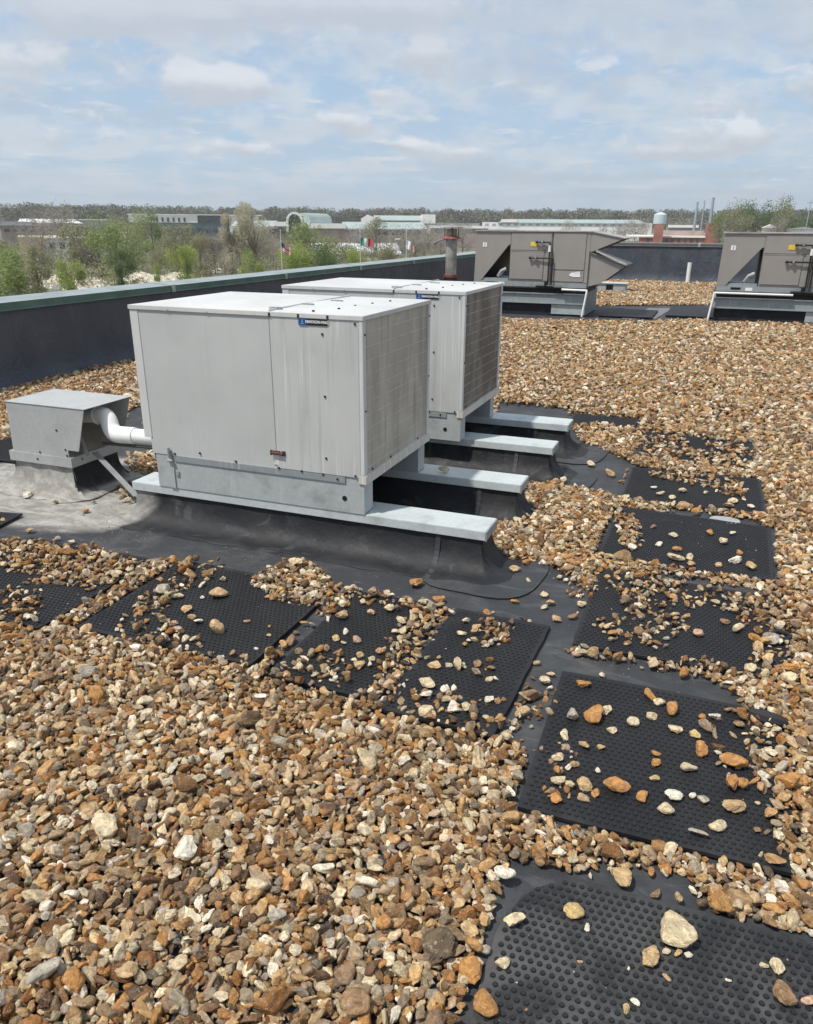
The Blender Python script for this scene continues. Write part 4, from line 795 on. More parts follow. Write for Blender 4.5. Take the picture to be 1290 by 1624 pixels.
# ------------------------------------------------------------------ loose stones one can count: (u, v, length in photo px, colour, where)
M1, M2, M3, M4, M5, MA, MBm, MC, MD, MM = 'the nearest dusty mat', 'the second mat, right column', 'the third mat, right column', 'the fourth mat, right column', 'the fifth mat, right column', 'the narrow mat by the bare strip', 'the second narrow mat of the front row', 'the wide middle mat of the front row', 'the leftmost mat of the front row', 'the bare black membrane'
OG = 'the open gravel'; SILT = 'the pale silt by the vent'; CAPS = 'the second sleeper cap against the near unit'
LOOSE = [(1068, 1486, 66, 'cream', M1), (911, 1450, 32, 'yellow', M1), (1032, 1525, 34, 'tan', M1), (1075, 1515, 16, 'tan', M1), (1057, 1510, 14, 'cream', M1), (1092, 1517, 12, 'white', M1), (1057, 1553, 15, 'tan', M1), (1232, 1536, 24, 'cream', M1), (1212, 1533, 12, 'cream', M1), (1246, 1588, 50, 'brown', M1), (770, 1512, 24, 'grey', M1), (795, 1532, 26, 'cream', M1), (931, 1473, 15, 'white', M1), (1007, 1592, 15, 'white', M1), (994, 1603, 16, 'yellow', M1), (1284, 1592, 22, 'pink', M1), (816, 1465, 34, 'cream', M1), (742, 1545, 44, 'orange', M1), (768, 1598, 46, 'orange', M1), (920, 1527, 9, 'pink', M1), (1155, 1557, 9, 'white', M1), (997, 1537, 8, 'white', M1),
         (908, 1141, 32, 'grey', M2), (942, 1140, 44, 'orange', M2), (962, 1131, 24, 'cream', M2), (1003, 1148, 24, 'cream', M2), (1034, 1139, 20, 'cream', M2), (926, 1089, 24, 'orange', M2), (1029, 1107, 26, 'orange', M2), (1046, 1118, 20, 'cream', M2), (1066, 1128, 36, 'orange', M2), (1072, 1160, 24, 'cream', M2), (1103, 1168, 18, 'yellow', M2), (969, 1162, 20, 'cream', M2), (925, 1185, 27, 'tan', M2), (953, 1188, 14, 'tan', M2), (894, 1170, 22, 'cream', M2), (949, 1225, 16, 'white', M2), (1041, 1199, 16, 'orange', M2), (1039, 1212, 18, 'orange', M2), (1038, 1237, 17, 'tan', M2), (1092, 1222, 28, 'cream', M2), (978, 1254, 42, 'orange', M2), (1020, 1267, 24, 'orange', M2), (1068, 1266, 28, 'white', M2), (1056, 1287, 26, 'cream', M2), (1097, 1265, 15, 'white', M2), (1108, 1326, 32, 'grey', M2), (1139, 1315, 28, 'cream', M2), (1117, 1272, 22, 'grey', M2), (1160, 1285, 38, 'tan', M2), (925, 1250, 28, 'tan', M2), (943, 1260, 18, 'orange', M2), (888, 1244, 32, 'cream', M2), (1112, 1193, 32, 'orange', M2), (1138, 1195, 16, 'white', M2), (1115, 1139, 16, 'orange', M2), (1133, 1139, 22, 'white', M2), (885, 1205, 24, 'cream', M2), (1165, 1216, 44, 'orange', M2), (880, 1268, 34, 'orange', M2),
         (1109, 1009, 24, 'pink', M3), (1168, 1002, 30, 'cream', M3), (1190, 1064, 24, 'cream', M3), (1252, 1064, 34, 'orange', M3), (1250, 1080, 30, 'cream', M3), (1148, 989, 18, 'brown', M3), (1196, 1015, 20, 'orange', M3), (1202, 1030, 22, 'tan', M3), (1226, 1020, 30, 'grey', M3), (1190, 1047, 10, 'orange', M3), (1057, 1014, 12, 'grey', M3),
         (1167, 892, 24, 'white', M4), (1191, 902, 20, 'tan', M4), (1141, 898, 13, 'tan', M4), (1174, 880, 16, 'orange', M4), (1074, 874, 16, 'orange', M4), (1071, 889, 28, 'cream', M4), (1094, 886, 15, 'cream', M4), (1097, 896, 13, 'tan', M4), (1046, 866, 14, 'white', M4), (1068, 852, 16, 'cream', M4), (1125, 847, 16, 'orange', M4), (1149, 862, 20, 'cream', M4), (1161, 847, 12, 'white', M4), (1036, 838, 12, 'brown', M4), (1003, 870, 18, 'white', M4),
         (1083, 781, 16, 'cream', M5), (1047, 786, 16, 'cream', M5), (1067, 791, 12, 'cream', M5), (1037, 775, 12, 'white', M5), (1174, 782, 16, 'orange', M5), (1155, 805, 18, 'tan', M5), (1191, 806, 12, 'white', M5), (1119, 783, 10, 'cream', M5), (1162, 797, 18, 'cream', M5), (1105, 813, 22, 'orange', M5),
         (740, 987, 17, 'cream', MA), (732, 1008, 17, 'cream', MA), (744, 1018, 12, 'white', MA), (738, 1024, 14, 'orange', MA), (756, 998, 20, 'tan', MA), (736, 1059, 12, 'cream', MA), (757, 1055, 17, 'brown', MA), (756, 1069, 20, 'orange', MA), (780, 1062, 16, 'brown', MA), (776, 1080, 14, 'cream', MA), (787, 1078, 12, 'white', MA), (697, 1045, 15, 'tan', MA), (690, 1058, 24, 'tan', MA), (678, 1090, 32, 'cream', MA), (676, 1105, 24, 'white', MA), (660, 1108, 15, 'cream', MA), (707, 1095, 22, 'white', MA), (720, 1128, 34, 'white', MA), (740, 1125, 26, 'cream', MA), (775, 1112, 18, 'white', MA), (674, 1134, 32, 'cream', MA), (790, 1114, 14, 'brown', MA), (851, 1053, 14, 'tan', MM), (866, 1084, 28, 'cream', MM), (828, 1136, 30, 'tan', MM), (842, 1108, 40, 'brown', MM),
         (541, 980, 30, 'tan', MBm), (576, 957, 14, 'cream', MBm), (590, 974, 17, 'pink', MBm), (617, 969, 26, 'cream', MBm), (638, 987, 20, 'cream', MBm), (641, 1003, 24, 'tan', MBm), (627, 1004, 13, 'cream', MBm), (549, 1005, 14, 'white', MBm), (532, 1015, 16, 'yellow', MBm), (565, 1018, 18, 'pink', MBm), (546, 1022, 12, 'cream', MBm), (603, 1035, 17, 'tan', MBm), (590, 1047, 14, 'cream', MBm), (572, 1041, 14, 'tan', MBm), (569, 1058, 22, 'tan', MBm), (587, 1056, 16, 'white', MBm), (462, 1020, 24, 'brown', MM),
         (348, 946, 34, 'tan', MC), (347, 1001, 30, 'tan', MC), (392, 987, 12, 'pink', MC), (427, 995, 10, 'orange', MC), (427, 1009, 10, 'tan', MC), (294, 970, 24, 'tan', MC), (314, 988, 19, 'white', MC), (305, 981, 17, 'tan', MC), (277, 990, 15, 'pink', MC), (282, 949, 20, 'cream', MC), (261, 1000, 20, 'cream', MC), (284, 1002, 22, 'grey', MC), (321, 949, 10, 'white', MC), (321, 930, 15, 'white', MC), (355, 921, 18, 'cream', MC), (407, 1030, 8, 'white', MC),
         (44, 954, 14, 'white', MD), (47, 981, 15, 'white', MD), (30, 992, 16, 'tan', MD), (24, 965, 20, 'tan', MD),
         (659, 929, 28, 'orange', MM), (695, 956, 26, 'orange', MM), (676, 960, 20, 'cream', MM), (773, 975, 17, 'orange', MM), (816, 956, 14, 'orange', MM), (862, 945, 16, 'cream', MM), (873, 959, 18, 'tan', MM), (864, 965, 12, 'cream', MM), (884, 984, 17, 'tan', MM), (908, 980, 18, 'brown', MM), (838, 922, 12, 'cream', MM), (818, 907, 22, 'tan', MM), (833, 896, 20, 'orange', MM), (887, 917, 12, 'cream', MM), (897, 922, 12, 'white', MM), (916, 1040, 22, 'pink', MM), (843, 890, 14, 'white', MM), (984, 1399, 42, 'tan', MM), (1056, 1382, 26, 'orange', MM), (938, 739, 16, 'cream', MM), (968, 754, 22, 'tan', MM), (958, 903, 20, 'orange', MM), (892, 763, 14, 'white', MM), (957, 1070, 1, 'tan', MM),
         (43, 788, 17, 'white', SILT), (88, 798, 13, 'tan', SILT), (148, 798, 9, 'grey', SILT), (136, 812, 13, 'orange', SILT), (114, 861, 11, 'white', SILT), (48, 844, 13, 'tan', SILT), (5, 828, 12, 'tan', SILT), (184, 782, 9, 'cream', SILT),
         (70, 1552, 66, 'grey', OG), (168, 1320, 74, 'cream', OG), (292, 1357, 62, 'white', OG), (429, 1340, 38, 'white', OG), (408, 1410, 42, 'cream', OG), (205, 1542, 42, 'tan', OG), (566, 1600, 60, 'brown', OG), (742, 1312, 50, 'cream', OG), (800, 1388, 42, 'white', OG), (675, 1375, 46, 'brown', OG), (122, 1562, 50, 'orange', OG), (440, 1455, 34, 'grey', OG), (610, 1465, 34, 'orange', OG), (18, 1015, 34, 'orange', OG), (1252, 1245, 50, 'orange', OG), (1240, 1412, 44, 'white', OG)]
used_lab = {}
def where_word(u, v, grp):
    us = [q_[0] for q_ in grp]; vs_ = [q_[1] for q_ in grp]; fu = (u-min(us))/(max(us)-min(us)+1); fv = (v-min(vs_))/(max(vs_)-min(vs_)+1)
    return ['left', 'centre', 'right'][min(2, int(fu*3))], ['far', 'middle', 'near'][min(2, int(fv*3))]
cells = {}
for L in LOOSE:
    if L[2] < 3: continue
    g = [q_ for q_ in LOOSE if q_[4] == L[4]]; hw, vw = where_word(L[0], L[1], g)
    cells.setdefault((L[4], hw, vw, L[3]), []).append(L)
for (pl, hw, vw, colr), ls in cells.items():
    ls.sort(key=lambda q_: -q_[2])
    for k, (u, v, sz, _, _) in enumerate(ls):
        p_ = G(u, v, .034 if pl == OG else .02 if pl != MM and pl != SILT else .006); dist = (p_-Vector((0, 0, EYE))).length; s = sz/FPX*dist*(.74 if pl == OG else .92)
        o = bpy.data.objects.new('stone', smesh[(u*7+v*3) % NV].copy()); C.objects.link(o); o.data.materials.clear(); o.data.materials.append(SMAT[colr])
        rr = random.Random(u*31+v); o.rotation_euler = (rr.gauss(0, .2), rr.gauss(0, .2), rr.uniform(0, 6.28)); hgt = rr.uniform(.75, 1.0)
        o.scale = (s*1.05, s, s*hgt); o.location = (p_.x, p_.y, p_.z+s*.24)
        size = 'large' if s > .06 else ('small' if s < .03 else 'fist-wide' if s > .09 else 'middling')
        rank = '' if len(ls) == 1 else (' biggest' if k == 0 else (' smallest' if k == len(ls)-1 else [' second-biggest', ' third-biggest', ' fourth-biggest', ' fifth-biggest', ' sixth-biggest', ' seventh-biggest'][min(k-1, 5)]))
        lab = ('%s%s stone at the %s %s of %s' % (colr, '', vw, hw, pl)) if not rank else ('%s %s stone at the %s %s of %s' % (rank.strip(), colr, vw, hw, pl))
        lab = lab.replace('middle centre', 'centre'); tag(o, lab, 'stone', 'loose stones standing out on the mats, membrane and gravel')
p_ = Vector((-1.40, 4.28, ZC)); o = bpy.data.objects.new('stone', smesh[5].copy()); C.objects.link(o); o.data.materials.clear(); o.data.materials.append(SMAT['cream']); o.scale = (.075, .065, .062); o.location = (p_.x, p_.y, ZC+.022); tag(o, 'cream stone resting on the second sleeper cap against the near unit', 'stone')

a = MB(); P4 = [G(985, 506), G(1040, 506), G(1068, 489), (G(1030, 489))]; a.prism([(q_.x, q_.y) for q_ in P4], .002, .008, 'z'); tag(a.build('membrane_patch', simple('grey_patch', (.17, .175, .18), .7)), 'pale grey membrane patch on the bare strip between the two flat black slabs', 'patch')
# ------------------------------------------------------------------ land beyond the building
GRND, t, p = material('town_ground'); px = t.pos()
b = t.mix(t.mapr(t.noise(px, .02, 6, .6), .4, .6), (.12, .13, .07), (.21, .19, .15)); b = t.mix(t.mapr(t.noise(px, .012, 5, .6, 1), .55, .62, 0, .8), b, (.42, .41, .38))
b = t.mix(t.mapr(t.noise(px, .3, 5), .5, .7, 0, .4), b, (.05, .055, .03)); setp(t, p, b, .9)
mb = MB(); rads = [8, 30, 60, 100, 150, 220, 320, 450, 600, 800, 1100, 1500, 2200, 3200]; na = 72
vs = [(r_*math.cos(2*math.pi*k/na), r_*math.sin(2*math.pi*k/na), Z0+SLOPE*r_) for r_ in rads for k in range(na)]
mb.add([(0, 0, Z0)]+vs, [(0, 1+k, 1+(k+1) % na) for k in range(na)]+[(1+i*na+k, 1+(i+1)*na+k, 1+(i+1)*na+(k+1) % na, 1+i*na+(k+1) % na) for i in range(len(rads)-1) for k in range(na)])
tag(mb.build('ground', GRND), kind='structure')
def leaf_mat(name, c0, c1):
    m, t, p = material(name); rnd = t.node('ShaderNodeNewGeometry').outputs['Random Per Island']
    px = t.pos(); n_ = t.noise(px, .35, 3); b = t.mix(t.m('ADD', t.m('MULTIPLY', rnd, .6), t.m('MULTIPLY', t.mapr(n_, .35, .65), .4)), c0, c1)
    setp(t, p, b, .7, 0, None, .2); tr = t.node('ShaderNodeBsdfTranslucent'); t.l.new(b, tr.inputs['Color']); ms = t.node('ShaderNodeMixShader'); ms.inputs[0].default_value = .45
    t.l.new(p.outputs[0], ms.inputs[1]); t.l.new(tr.outputs[0], ms.inputs[2]); t.l.new(ms.outputs[0], m.node_tree.nodes['Material Output'].inputs['Surface']); return m
LEAF = {'spring': leaf_mat('leaf_spring_green', (.21, .27, .09), (.36, .42, .17)), 'olive': leaf_mat('leaf_olive', (.25, .25, .14), (.40, .385, .23)), 'bare': leaf_mat('twig_brown_grey', (.30, .27, .235), (.46, .42, .36)),
        'poplar': leaf_mat('leaf_buff', (.44, .41, .31), (.62, .58, .45)), 'green': leaf_mat('leaf_mid_green', (.09, .145, .045), (.17, .23, .08)), 'dark': leaf_mat('twig_dark', (.19, .165, .15), (.29, .26, .23)), 'bright': leaf_mat('leaf_yellow_green', (.27, .35, .07), (.42, .48, .14))}
BARK = simple('bark_grey_brown', (.14, .115, .095), .9, 0, .25, 3)
def crown_mesh(h, wd, kind, seed, nq, base=.22):
    rs = np.random.default_rng(seed); lobes = rs.integers(9, 14); cs = []
    for _ in range(lobes):
        f = rs.uniform(0, 1); zc_ = h*(base+(.95-base)*f); rad = wd*.5*math.sin(math.pi*min(.96, .16+.84*(1-f)))**.8*rs.uniform(.25, .85); a_ = rs.uniform(0, 6.28)
        cs.append((rad*math.cos(a_), rad*math.sin(a_), zc_, wd*rs.uniform(.13, .25)))
    cs = np.array(cs); i = rs.integers(0, lobes, nq); d = rs.normal(size=(nq, 3)); d /= np.linalg.norm(d, axis=1)[:, None]; r_ = cs[i, 3]*rs.uniform(.15, 1.12, nq)**.6
    P_ = cs[i, :3]+d*r_[:, None]*np.array([1, 1, 1.15]); a_ = rs.normal(size=(nq, 3)); a_ /= np.linalg.norm(a_, axis=1)[:, None]; b_ = np.cross(a_, rs.normal(size=(nq, 3))); b_ /= np.linalg.norm(b_, axis=1)[:, None]
    bare = kind in ('bare', 'dark', 'poplar'); sa = rs.uniform(.5, 1.3, nq)*(.0125 if not bare else .034)*wd**.6*h**.4; sb = sa*(.65 if not bare else .11)
    if kind == 'poplar': a_[:, 2] = np.abs(a_[:, 2])*2; a_ /= np.linalg.norm(a_, axis=1)[:, None]
    q_ = np.stack([P_-a_*sa[:, None]-b_*sb[:, None], P_+a_*sa[:, None]-b_*sb[:, None], P_+a_*sa[:, None]+b_*sb[:, None], P_-a_*sa[:, None]+b_*sb[:, None]], 1).reshape(-1, 3)
    me = bpy.data.meshes.new('crown'); me.from_pydata(q_.tolist(), [], [(4*k, 4*k+1, 4*k+2, 4*k+3) for k in range(nq)]); me.materials.append(LEAF[kind]); return me, cs
def tree(u, dist, h, wd, kind, lab, seed, nq=1500, group='trees beyond the parapet', base=.2, drop=0, name='tree'):
    g = TD(u, dist); t0 = thing(name, lab, 'tree', (g.x, g.y, g.z-drop), 0, group)
    me, cs = crown_mesh(h, wd, kind, seed, nq, base); link('crown', me, None, t0)
    m = MB(); m.tube([(0, 0, -1.0), (wd*.01, 0, h*.3), (0, wd*.01, h*.62), (0, 0, h*.85)], [h*.020, h*.015, h*.009, h*.003], 7)
    for k, c_ in enumerate(cs):
        z0 = c_[2]*.55; m.tube([(0, 0, z0), (c_[0]*.5, c_[1]*.5, (z0+c_[2])*.52), (c_[0], c_[1], c_[2]+c_[3]*.5)], [h*.008, h*.005, h*.0018], 5)
    m.build('trunk', BARK, t0)
def tv(u, vtop, dist):        # height for the crown to reach photo row vtop
    g = TD(u, dist); d = ray(u, vtop); k = dist/math.hypot(d.x, d.y); return EYE+d.z*k-g.z
TREES = [  # u, top row, distance, width in px, kind, description
    (12, 388, 95, 60, 'spring', 'bright green bushy tree at the left edge just beyond the parapet'), (45, 392, 100, 36, 'olive', 'thin olive tree between the left-edge bush and the yellow building'), (-30, 372, 110, 70, 'olive', 'olive tree cut by the left edge of the picture'),
    (100, 408, 105, 36, 'bright', 'small yellow-green tree beside the white signs'), (60, 352, 190, 50, 'bare', 'bare twiggy tree in front of the yellow building'), (97, 325, 260, 44, 'bare', 'tall bare tree rising above the white warehouses on the left'),
    (50, 334, 330, 26, 'dark', 'dark round bare tree beside the far tan block'), (128, 352, 170, 60, 'olive', 'olive tree in front of the white workshop'), (150, 362, 165, 40, 'dark', 'dark forked bare tree above the rubble piles'),
    (178, 352, 150, 64, 'spring', 'wide spring-green tree left of the white office building'), (182, 398, 130, 30, 'green', 'low green tree behind the rubble pile'), (205, 345, 210, 52, 'olive', 'olive-brown tree in front of the teal glazing, left'),
    (238, 336, 200, 34, 'spring', 'tall green tree overlapping the left end of the white office building'), (246, 398, 165, 34, 'olive', 'low olive tree above the parapet joint'), (275, 362, 175, 50, 'olive', 'broad olive tree below the white office building'),
    (290, 395, 130, 44, 'bright', 'yellow-green tree beyond the parapet, left of the buff poplars'), (243, 418, 110, 16, 'bright', 'narrow yellow-green sapling on the pale rubble'), (320, 360, 210, 50, 'dark', 'dark bare tree beside the teal glazing'),
    (335, 380, 170, 36, 'dark', 'low dark leafless shrub tree right of the olive tree'), (312, 378, 150, 40, 'olive', 'olive tree between the yellow-green tree and the poplars'),
    (362, 330, 150, 40, 'poplar', 'left of the tall buff poplars above the parapet'), (380, 312, 155, 56, 'poplar', 'tallest buff poplar rising well above the horizon'), (402, 340, 150, 44, 'poplar', 'right of the tall buff poplars beside the flagpole'), (398, 405, 115, 40, 'bright', 'low yellow-green bush under the poplars'),
    (430, 372, 190, 40, 'bare', 'thin bare tree behind the striped flag'), (490, 360, 165, 70, 'spring', 'broad round green tree in front of the arched mall entrance'), (470, 395, 130, 50, 'bright', 'bright low bush right of the striped flag'), (520, 395, 140, 44, 'green', 'mid green bush left of the tricolour flag'),
    (548, 370, 200, 44, 'olive', 'olive tree in front of the brick mall wing'), (596, 345, 230, 34, 'olive', 'slim olive tree in front of the teal gabled roof'), (560, 402, 150, 40, 'bright', 'yellow-green bush at the foot of the tricolour flagpole'), (610, 398, 160, 46, 'olive', 'olive bush above the parapet between two flags'), (640, 364, 240, 46, 'bare', 'bare tree behind the street light'),
    (680, 360, 250, 50, 'bare', 'bare tree left of the flue'), (735, 360, 260, 44, 'bare', 'bare tree between the flue and the left taupe unit'), (700, 368, 210, 40, 'bare', 'low bare tree directly behind the flue'), (660, 378, 190, 36, 'bare', 'low bare brown tree behind the white flag'), (575, 365, 260, 40, 'bare', 'bare tree beyond the tricolour flag'),
    (1010, 352, 330, 40, 'bare', 'grey bare tree in front of the long pale warehouse'), (975, 358, 260, 40, 'bare', 'bare tree just above the left taupe unit hood'), (905, 357, 330, 30, 'bare', 'bare tree in front of the pale warehouse, above the left unit'),
    (1080, 352, 380, 34, 'bare', 'bare tree right of the water tank'), (1168, 322, 330, 50, 'olive', 'olive tree right of the smokestacks'), (1145, 340, 300, 34, 'spring', 'low green tree beside the brick tower'), (1200, 322, 320, 50, 'green', 'round green tree above the left end of the right taupe unit'), (1222, 313, 340, 44, 'green', 'tallest green tree on the right skyline'),
    (1248, 322, 320, 48, 'olive', 'olive tree right of the tallest skyline tree'), (1280, 325, 310, 50, 'green', 'green tree at the right edge of the skyline'), (1315, 322, 320, 50, 'olive', 'olive tree cut by the right edge of the picture'), (1235, 345, 280, 30, 'bare', 'small bare tree beside the white gabled house'), (1185, 345, 290, 34, 'olive', 'low olive tree just above the right taupe unit')]
for k, (u, vt, dist, wpx, kind, lab) in enumerate(TREES):
    h = tv(u, vt, dist); wd = wpx/FPX*dist*(1.4 if u < 1100 else 1.15); tree(u, dist, h, wd, kind, lab, 500+k, nq=int((5600 if dist < 200 else 3600)*(.55 if kind in ('bare', 'dark') else 1)), base=.12)
# scrub between the trees: nobody could count it
rs = np.random.default_rng(11); QS = []
for _ in range(230):
    u = rs.uniform(-120, 700); dist = rs.uniform(135, 330); g = TD(u, dist); h = rs.uniform(2.0, 5.5); wd = h*rs.uniform(1.2, 2.4); nq = 260
    P_ = rs.normal(size=(nq, 3)); P_ /= np.linalg.norm(P_, axis=1)[:, None]; P_ *= rs.uniform(.3, 1.1, nq)[:, None]; P_ = P_*[wd/2, wd/2, h*.5]+[g.x, g.y, g.z+h*.45]
    a_ = rs.normal(size=(nq, 3)); a_ /= np.linalg.norm(a_, axis=1)[:, None]; b_ = np.cross(a_, rs.normal(size=(nq, 3))); b_ /= np.linalg.norm(b_, axis=1)[:, None]; s1 = (.16*rs.uniform(.5, 1.4, nq))[:, None]; s2 = s1*.5
    QS.append(np.stack([P_-a_*s1-b_*s2, P_+a_*s1-b_*s2, P_+a_*s1+b_*s2, P_-a_*s1+b_*s2], 1).reshape(-1, 3))
QS = np.concatenate(QS); me = bpy.data.meshes.new('scrub'); me.from_pydata(QS.tolist(), [], [(4*k, 4*k+1, 4*k+2, 4*k+3) for k in range(len(QS)//4)]); me.materials.append(leaf_mat('scrub_mixed', (.20, .215, .10), (.40, .38, .24)))
tag(link('scrub', me), 'yellow-green and brown spring scrub between the trees beyond the parapet', 'scrub', kind='stuff')
# far woodland: one mass of crowns along the horizon
rs = np.random.default_rng(3); Q = []; 
def woods(d0, d1, hmin, hmax, nt, nq, u0=-150, u1=1450):
    for _ in range(nt):
        u = rs.uniform(u0, u1); dist = rs.uniform(d0, d1); g = TD(u, dist); h = rs.uniform(hmin, hmax); wd = h*rs.uniform(.7, 1.2)
        P_ = rs.normal(size=(nq, 3)); P_ /= np.linalg.norm(P_, axis=1)[:, None]; P_ *= rs.uniform(.5, 1.05, nq)[:, None]; P_ = P_*[wd/2, wd/2, h*.44]+[g.x, g.y, g.z+h*.55]
        a_ = rs.normal(size=(nq, 3)); a_ /= np.linalg.norm(a_, axis=1)[:, None]; b_ = np.cross(a_, rs.normal(size=(nq, 3))); b_ /= np.linalg.norm(b_, axis=1)[:, None]; s1 = (wd*.034*rs.uniform(.5, 1.4, nq))[:, None]; s2 = s1*.7
        Q.append(np.stack([P_-a_*s1-b_*s2, P_+a_*s1-b_*s2, P_+a_*s1+b_*s2, P_-a_*s1+b_*s2], 1).reshape(-1, 3))
woods(620, 760, 11, 15.5, 300, 620); woods(800, 1050, 12, 18, 460, 420); woods(570, 640, 8, 12, 70, 320, 640, 1300)
Q = np.concatenate(Q); nq = len(Q)//4; me = bpy.data.meshes.new('distant_woodland'); me.vertices.add(len(Q)); me.vertices.foreach_set('co', Q.astype(np.float32).ravel())
me.loops.add(4*nq); me.loops.foreach_set('vertex_index', np.arange(4*nq, dtype=np.int32)); me.polygons.add(nq); me.polygons.foreach_set('loop_start', np.arange(0, 4*nq, 4, dtype=np.int32)); me.update(calc_edges=True)
m, t, p = material('woodland'); px = t.pos(); b = t.ramp(t.noise(px, .035, 3), [(.35, (.15, .142, .115)), (.5, (.15, .165, .105)), (.62, (.18, .155, .13))]); b = t.mix(t.m('MULTIPLY', t.node('ShaderNodeNewGeometry').outputs['Random Per Island'], .4), b, (.21, .205, .155)); setp(t, p, b, .9, 0, None, .1)
tag(link('distant_woodland', me, m), 'distant belt of early spring woodland along the horizon', 'woodland', kind='stuff')

# ------------------------------------------------------------------ buildings beyond
BW = simple('pale_render', (.86, .85, .82), .8, 0, .06, .2); BT = simple('teal_roof', (.38, .46, .44), .5, .1, .08, .1); BRK = simple('red_brick', (.36, .15, .11), .9, 0, .2, .3); BRD = simple('dull_brick', (.36, .28, .25), .9, 0, .2, .3)
GLS = simple('dark_glazing', (.06, .075, .08), .15, 0, .3, .3); TEALG = simple('teal_glazing', (.10, .18, .19), .25, 0, .3, .2); LROOF = simple('light_roof', (.60, .62, .68), .6, 0, .05, .1); YB = simple('yellow_walls', (.62, .49, .22), .8); GRF = simple('grey_roof', (.35, .36, .36), .7); TAN = simple('tan_block', (.42, .36, .29), .8)
PB = simple('pale_blue_tank', (.55, .66, .70), .5); STK = simple('blue_grey_steel', (.30, .36, .42), .5)
class Site:
    """local frame for a far building: origin on the land under photo column u at a distance, x along the view's right, y away"""
    def __init__(s, name, lab, cat, u, dist, yaw=0, group=None):
        g = TD(u, dist); s.d = dist; s.u = u; s.g = g; az_ = math.atan2(g.x, g.y); s.o = thing(name, lab, cat, g, -az_+R(yaw), group)
    def px(s, n): return n/FPX*s.d*1.06
    def x(s, u): return (u-s.u)/FPX*s.d*1.07
    def z(s, v): 
        d = ray(s.u, v); return EYE+d.z*s.d/math.hypot(d.x, d.y)-s.g.z
    def box(s, name, mat, u0, u1, vt, vb, y0=0, dep=20, parent=None):
        m = MB(); zb = -1.5 if vb is None else s.z(vb); m.box(s.x(u0), s.x(u1), y0, y0+dep, zb, s.z(vt)); return m.build(name, mat, parent or s.o)
def windows(s, w_, u0, u1, vt, vb, n, gap=.4, mat=GLS, y0=0, name='window'):
    for i in range(n):
        a_ = u0+(u1-u0)*i/n; b_ = a_+(u1-u0)/n*(1-gap); s.box(name, mat, a_, b_, vt, vb, y0-.15, .3, w_)
s = Site('apartment_block', 'distant tan apartment block with a flat roof at the far left horizon', 'building', 8, 640); w_ = s.box('wall', TAN, -30, 22, 329, None, 0, 30)
for r_ in range(3): windows(s, w_, -28, 20, 333+r_*5, 335+r_*5, 7)
s.box('roof', BW, -31, 23, 327.4, 329, -.3, 31); s.box('stair_tower', TAN, 8, 18, 325.5, 327.5, 5, 12)
s = Site('warehouse', 'long low warehouse with bright white roof left of the bare tree', 'building', 90, 420); w_ = s.box('wall', BRD, 44, 120, 353, None, 0, 30)
m_ = MB(); m_.add([(s.x(44), -1, s.z(353.5)), (s.x(121), -1, s.z(353.5)), (s.x(110), 40, s.z(346.5)), (s.x(44), 40, s.z(346.5)), (s.x(44), -1, s.z(354.3)), (s.x(121), -1, s.z(354.3)), (s.x(110), 40, s.z(348)), (s.x(44), 40, s.z(348))], [(0, 1, 2, 3), (4, 7, 6, 5), (0, 4, 5, 1), (1, 5, 6, 2), (2, 6, 7, 3), (3, 7, 4, 0)]); m_.build('roof', BW, s.o); windows(s, w_, 46, 118, 356, 358, 8)
s = Site('warehouse', 'pale flat-roofed shed between the white warehouse and the green trees', 'building', 145, 470); s.box('wall', GRF, 118, 172, 349, None, 0, 25); s.box('roof', BW, 117, 173, 347.3, 349, -.5, 26)
s = Site('brick_building', 'low dark red brick building behind the yellow box building', 'building', 75, 300); w_ = s.box('wall', BRD, 20, 118, 358, None, 0, 25); s.box('roof', GRF, 19, 119, 356.8, 358, -.4, 26); windows(s, w_, 24, 114, 363, 367, 9)
s = Site('house', 'low grey-roofed house at the left edge under the tan apartment block', 'building', 15, 320); w_ = s.box('wall', BW, -40, 38, 356, None, 0, 14); s.box('roof', GRF, -42, 40, 351, 356, -.5, 15); windows(s, w_, -36, 34, 359, 363, 6)
s = Site('storage_building', 'flat yellow box building behind the left trees', 'building', 56, 215); w_ = s.box('wall', YB, 33, 79, 377, None, 0, 16); s.box('roof', simple('yellow_cap', (.66, .57, .36), .7), 32.5, 79.5, 374.8, 377, -.2, 16.4); s.box('door', GRF, 60, 66, 388, 398, -.1, .2, w_)
s = Site('workshop', 'white single-storey workshop with dark bays right of the yellow building', 'building', 116, 210); w_ = s.box('wall', BW, 80, 156, 379, None, 0, 14); windows(s, w_, 84, 154, 384, 394, 6, .45); s.box('roof', BW, 79, 157, 376.5, 379, -.4, 15)
s = Site('office_building', 'white office building with dark upright window slots above a teal glazed base', 'building', 300, 430); w_ = s.box('wall', TEALG, 236, 352, 353, None, 0, 40); up_ = s.box('upper_storey', BW, 224, 311, 341, 353, -1.0, 42); windows(s, up_, 258, 300, 345, 352, 6, .62, GLS, -1.1)
s.box('glazed_band', GLS, 311.2, 352, 342, 353, -.6, 41); s.box('roof', BW, 223, 396, 339.6, 341, -1.4, 43); s.box('end_bay', BW, 352, 392, 341, None, -.5, 40); windows(s, w_, 270, 350, 362, 370, 8, .2, GLS)
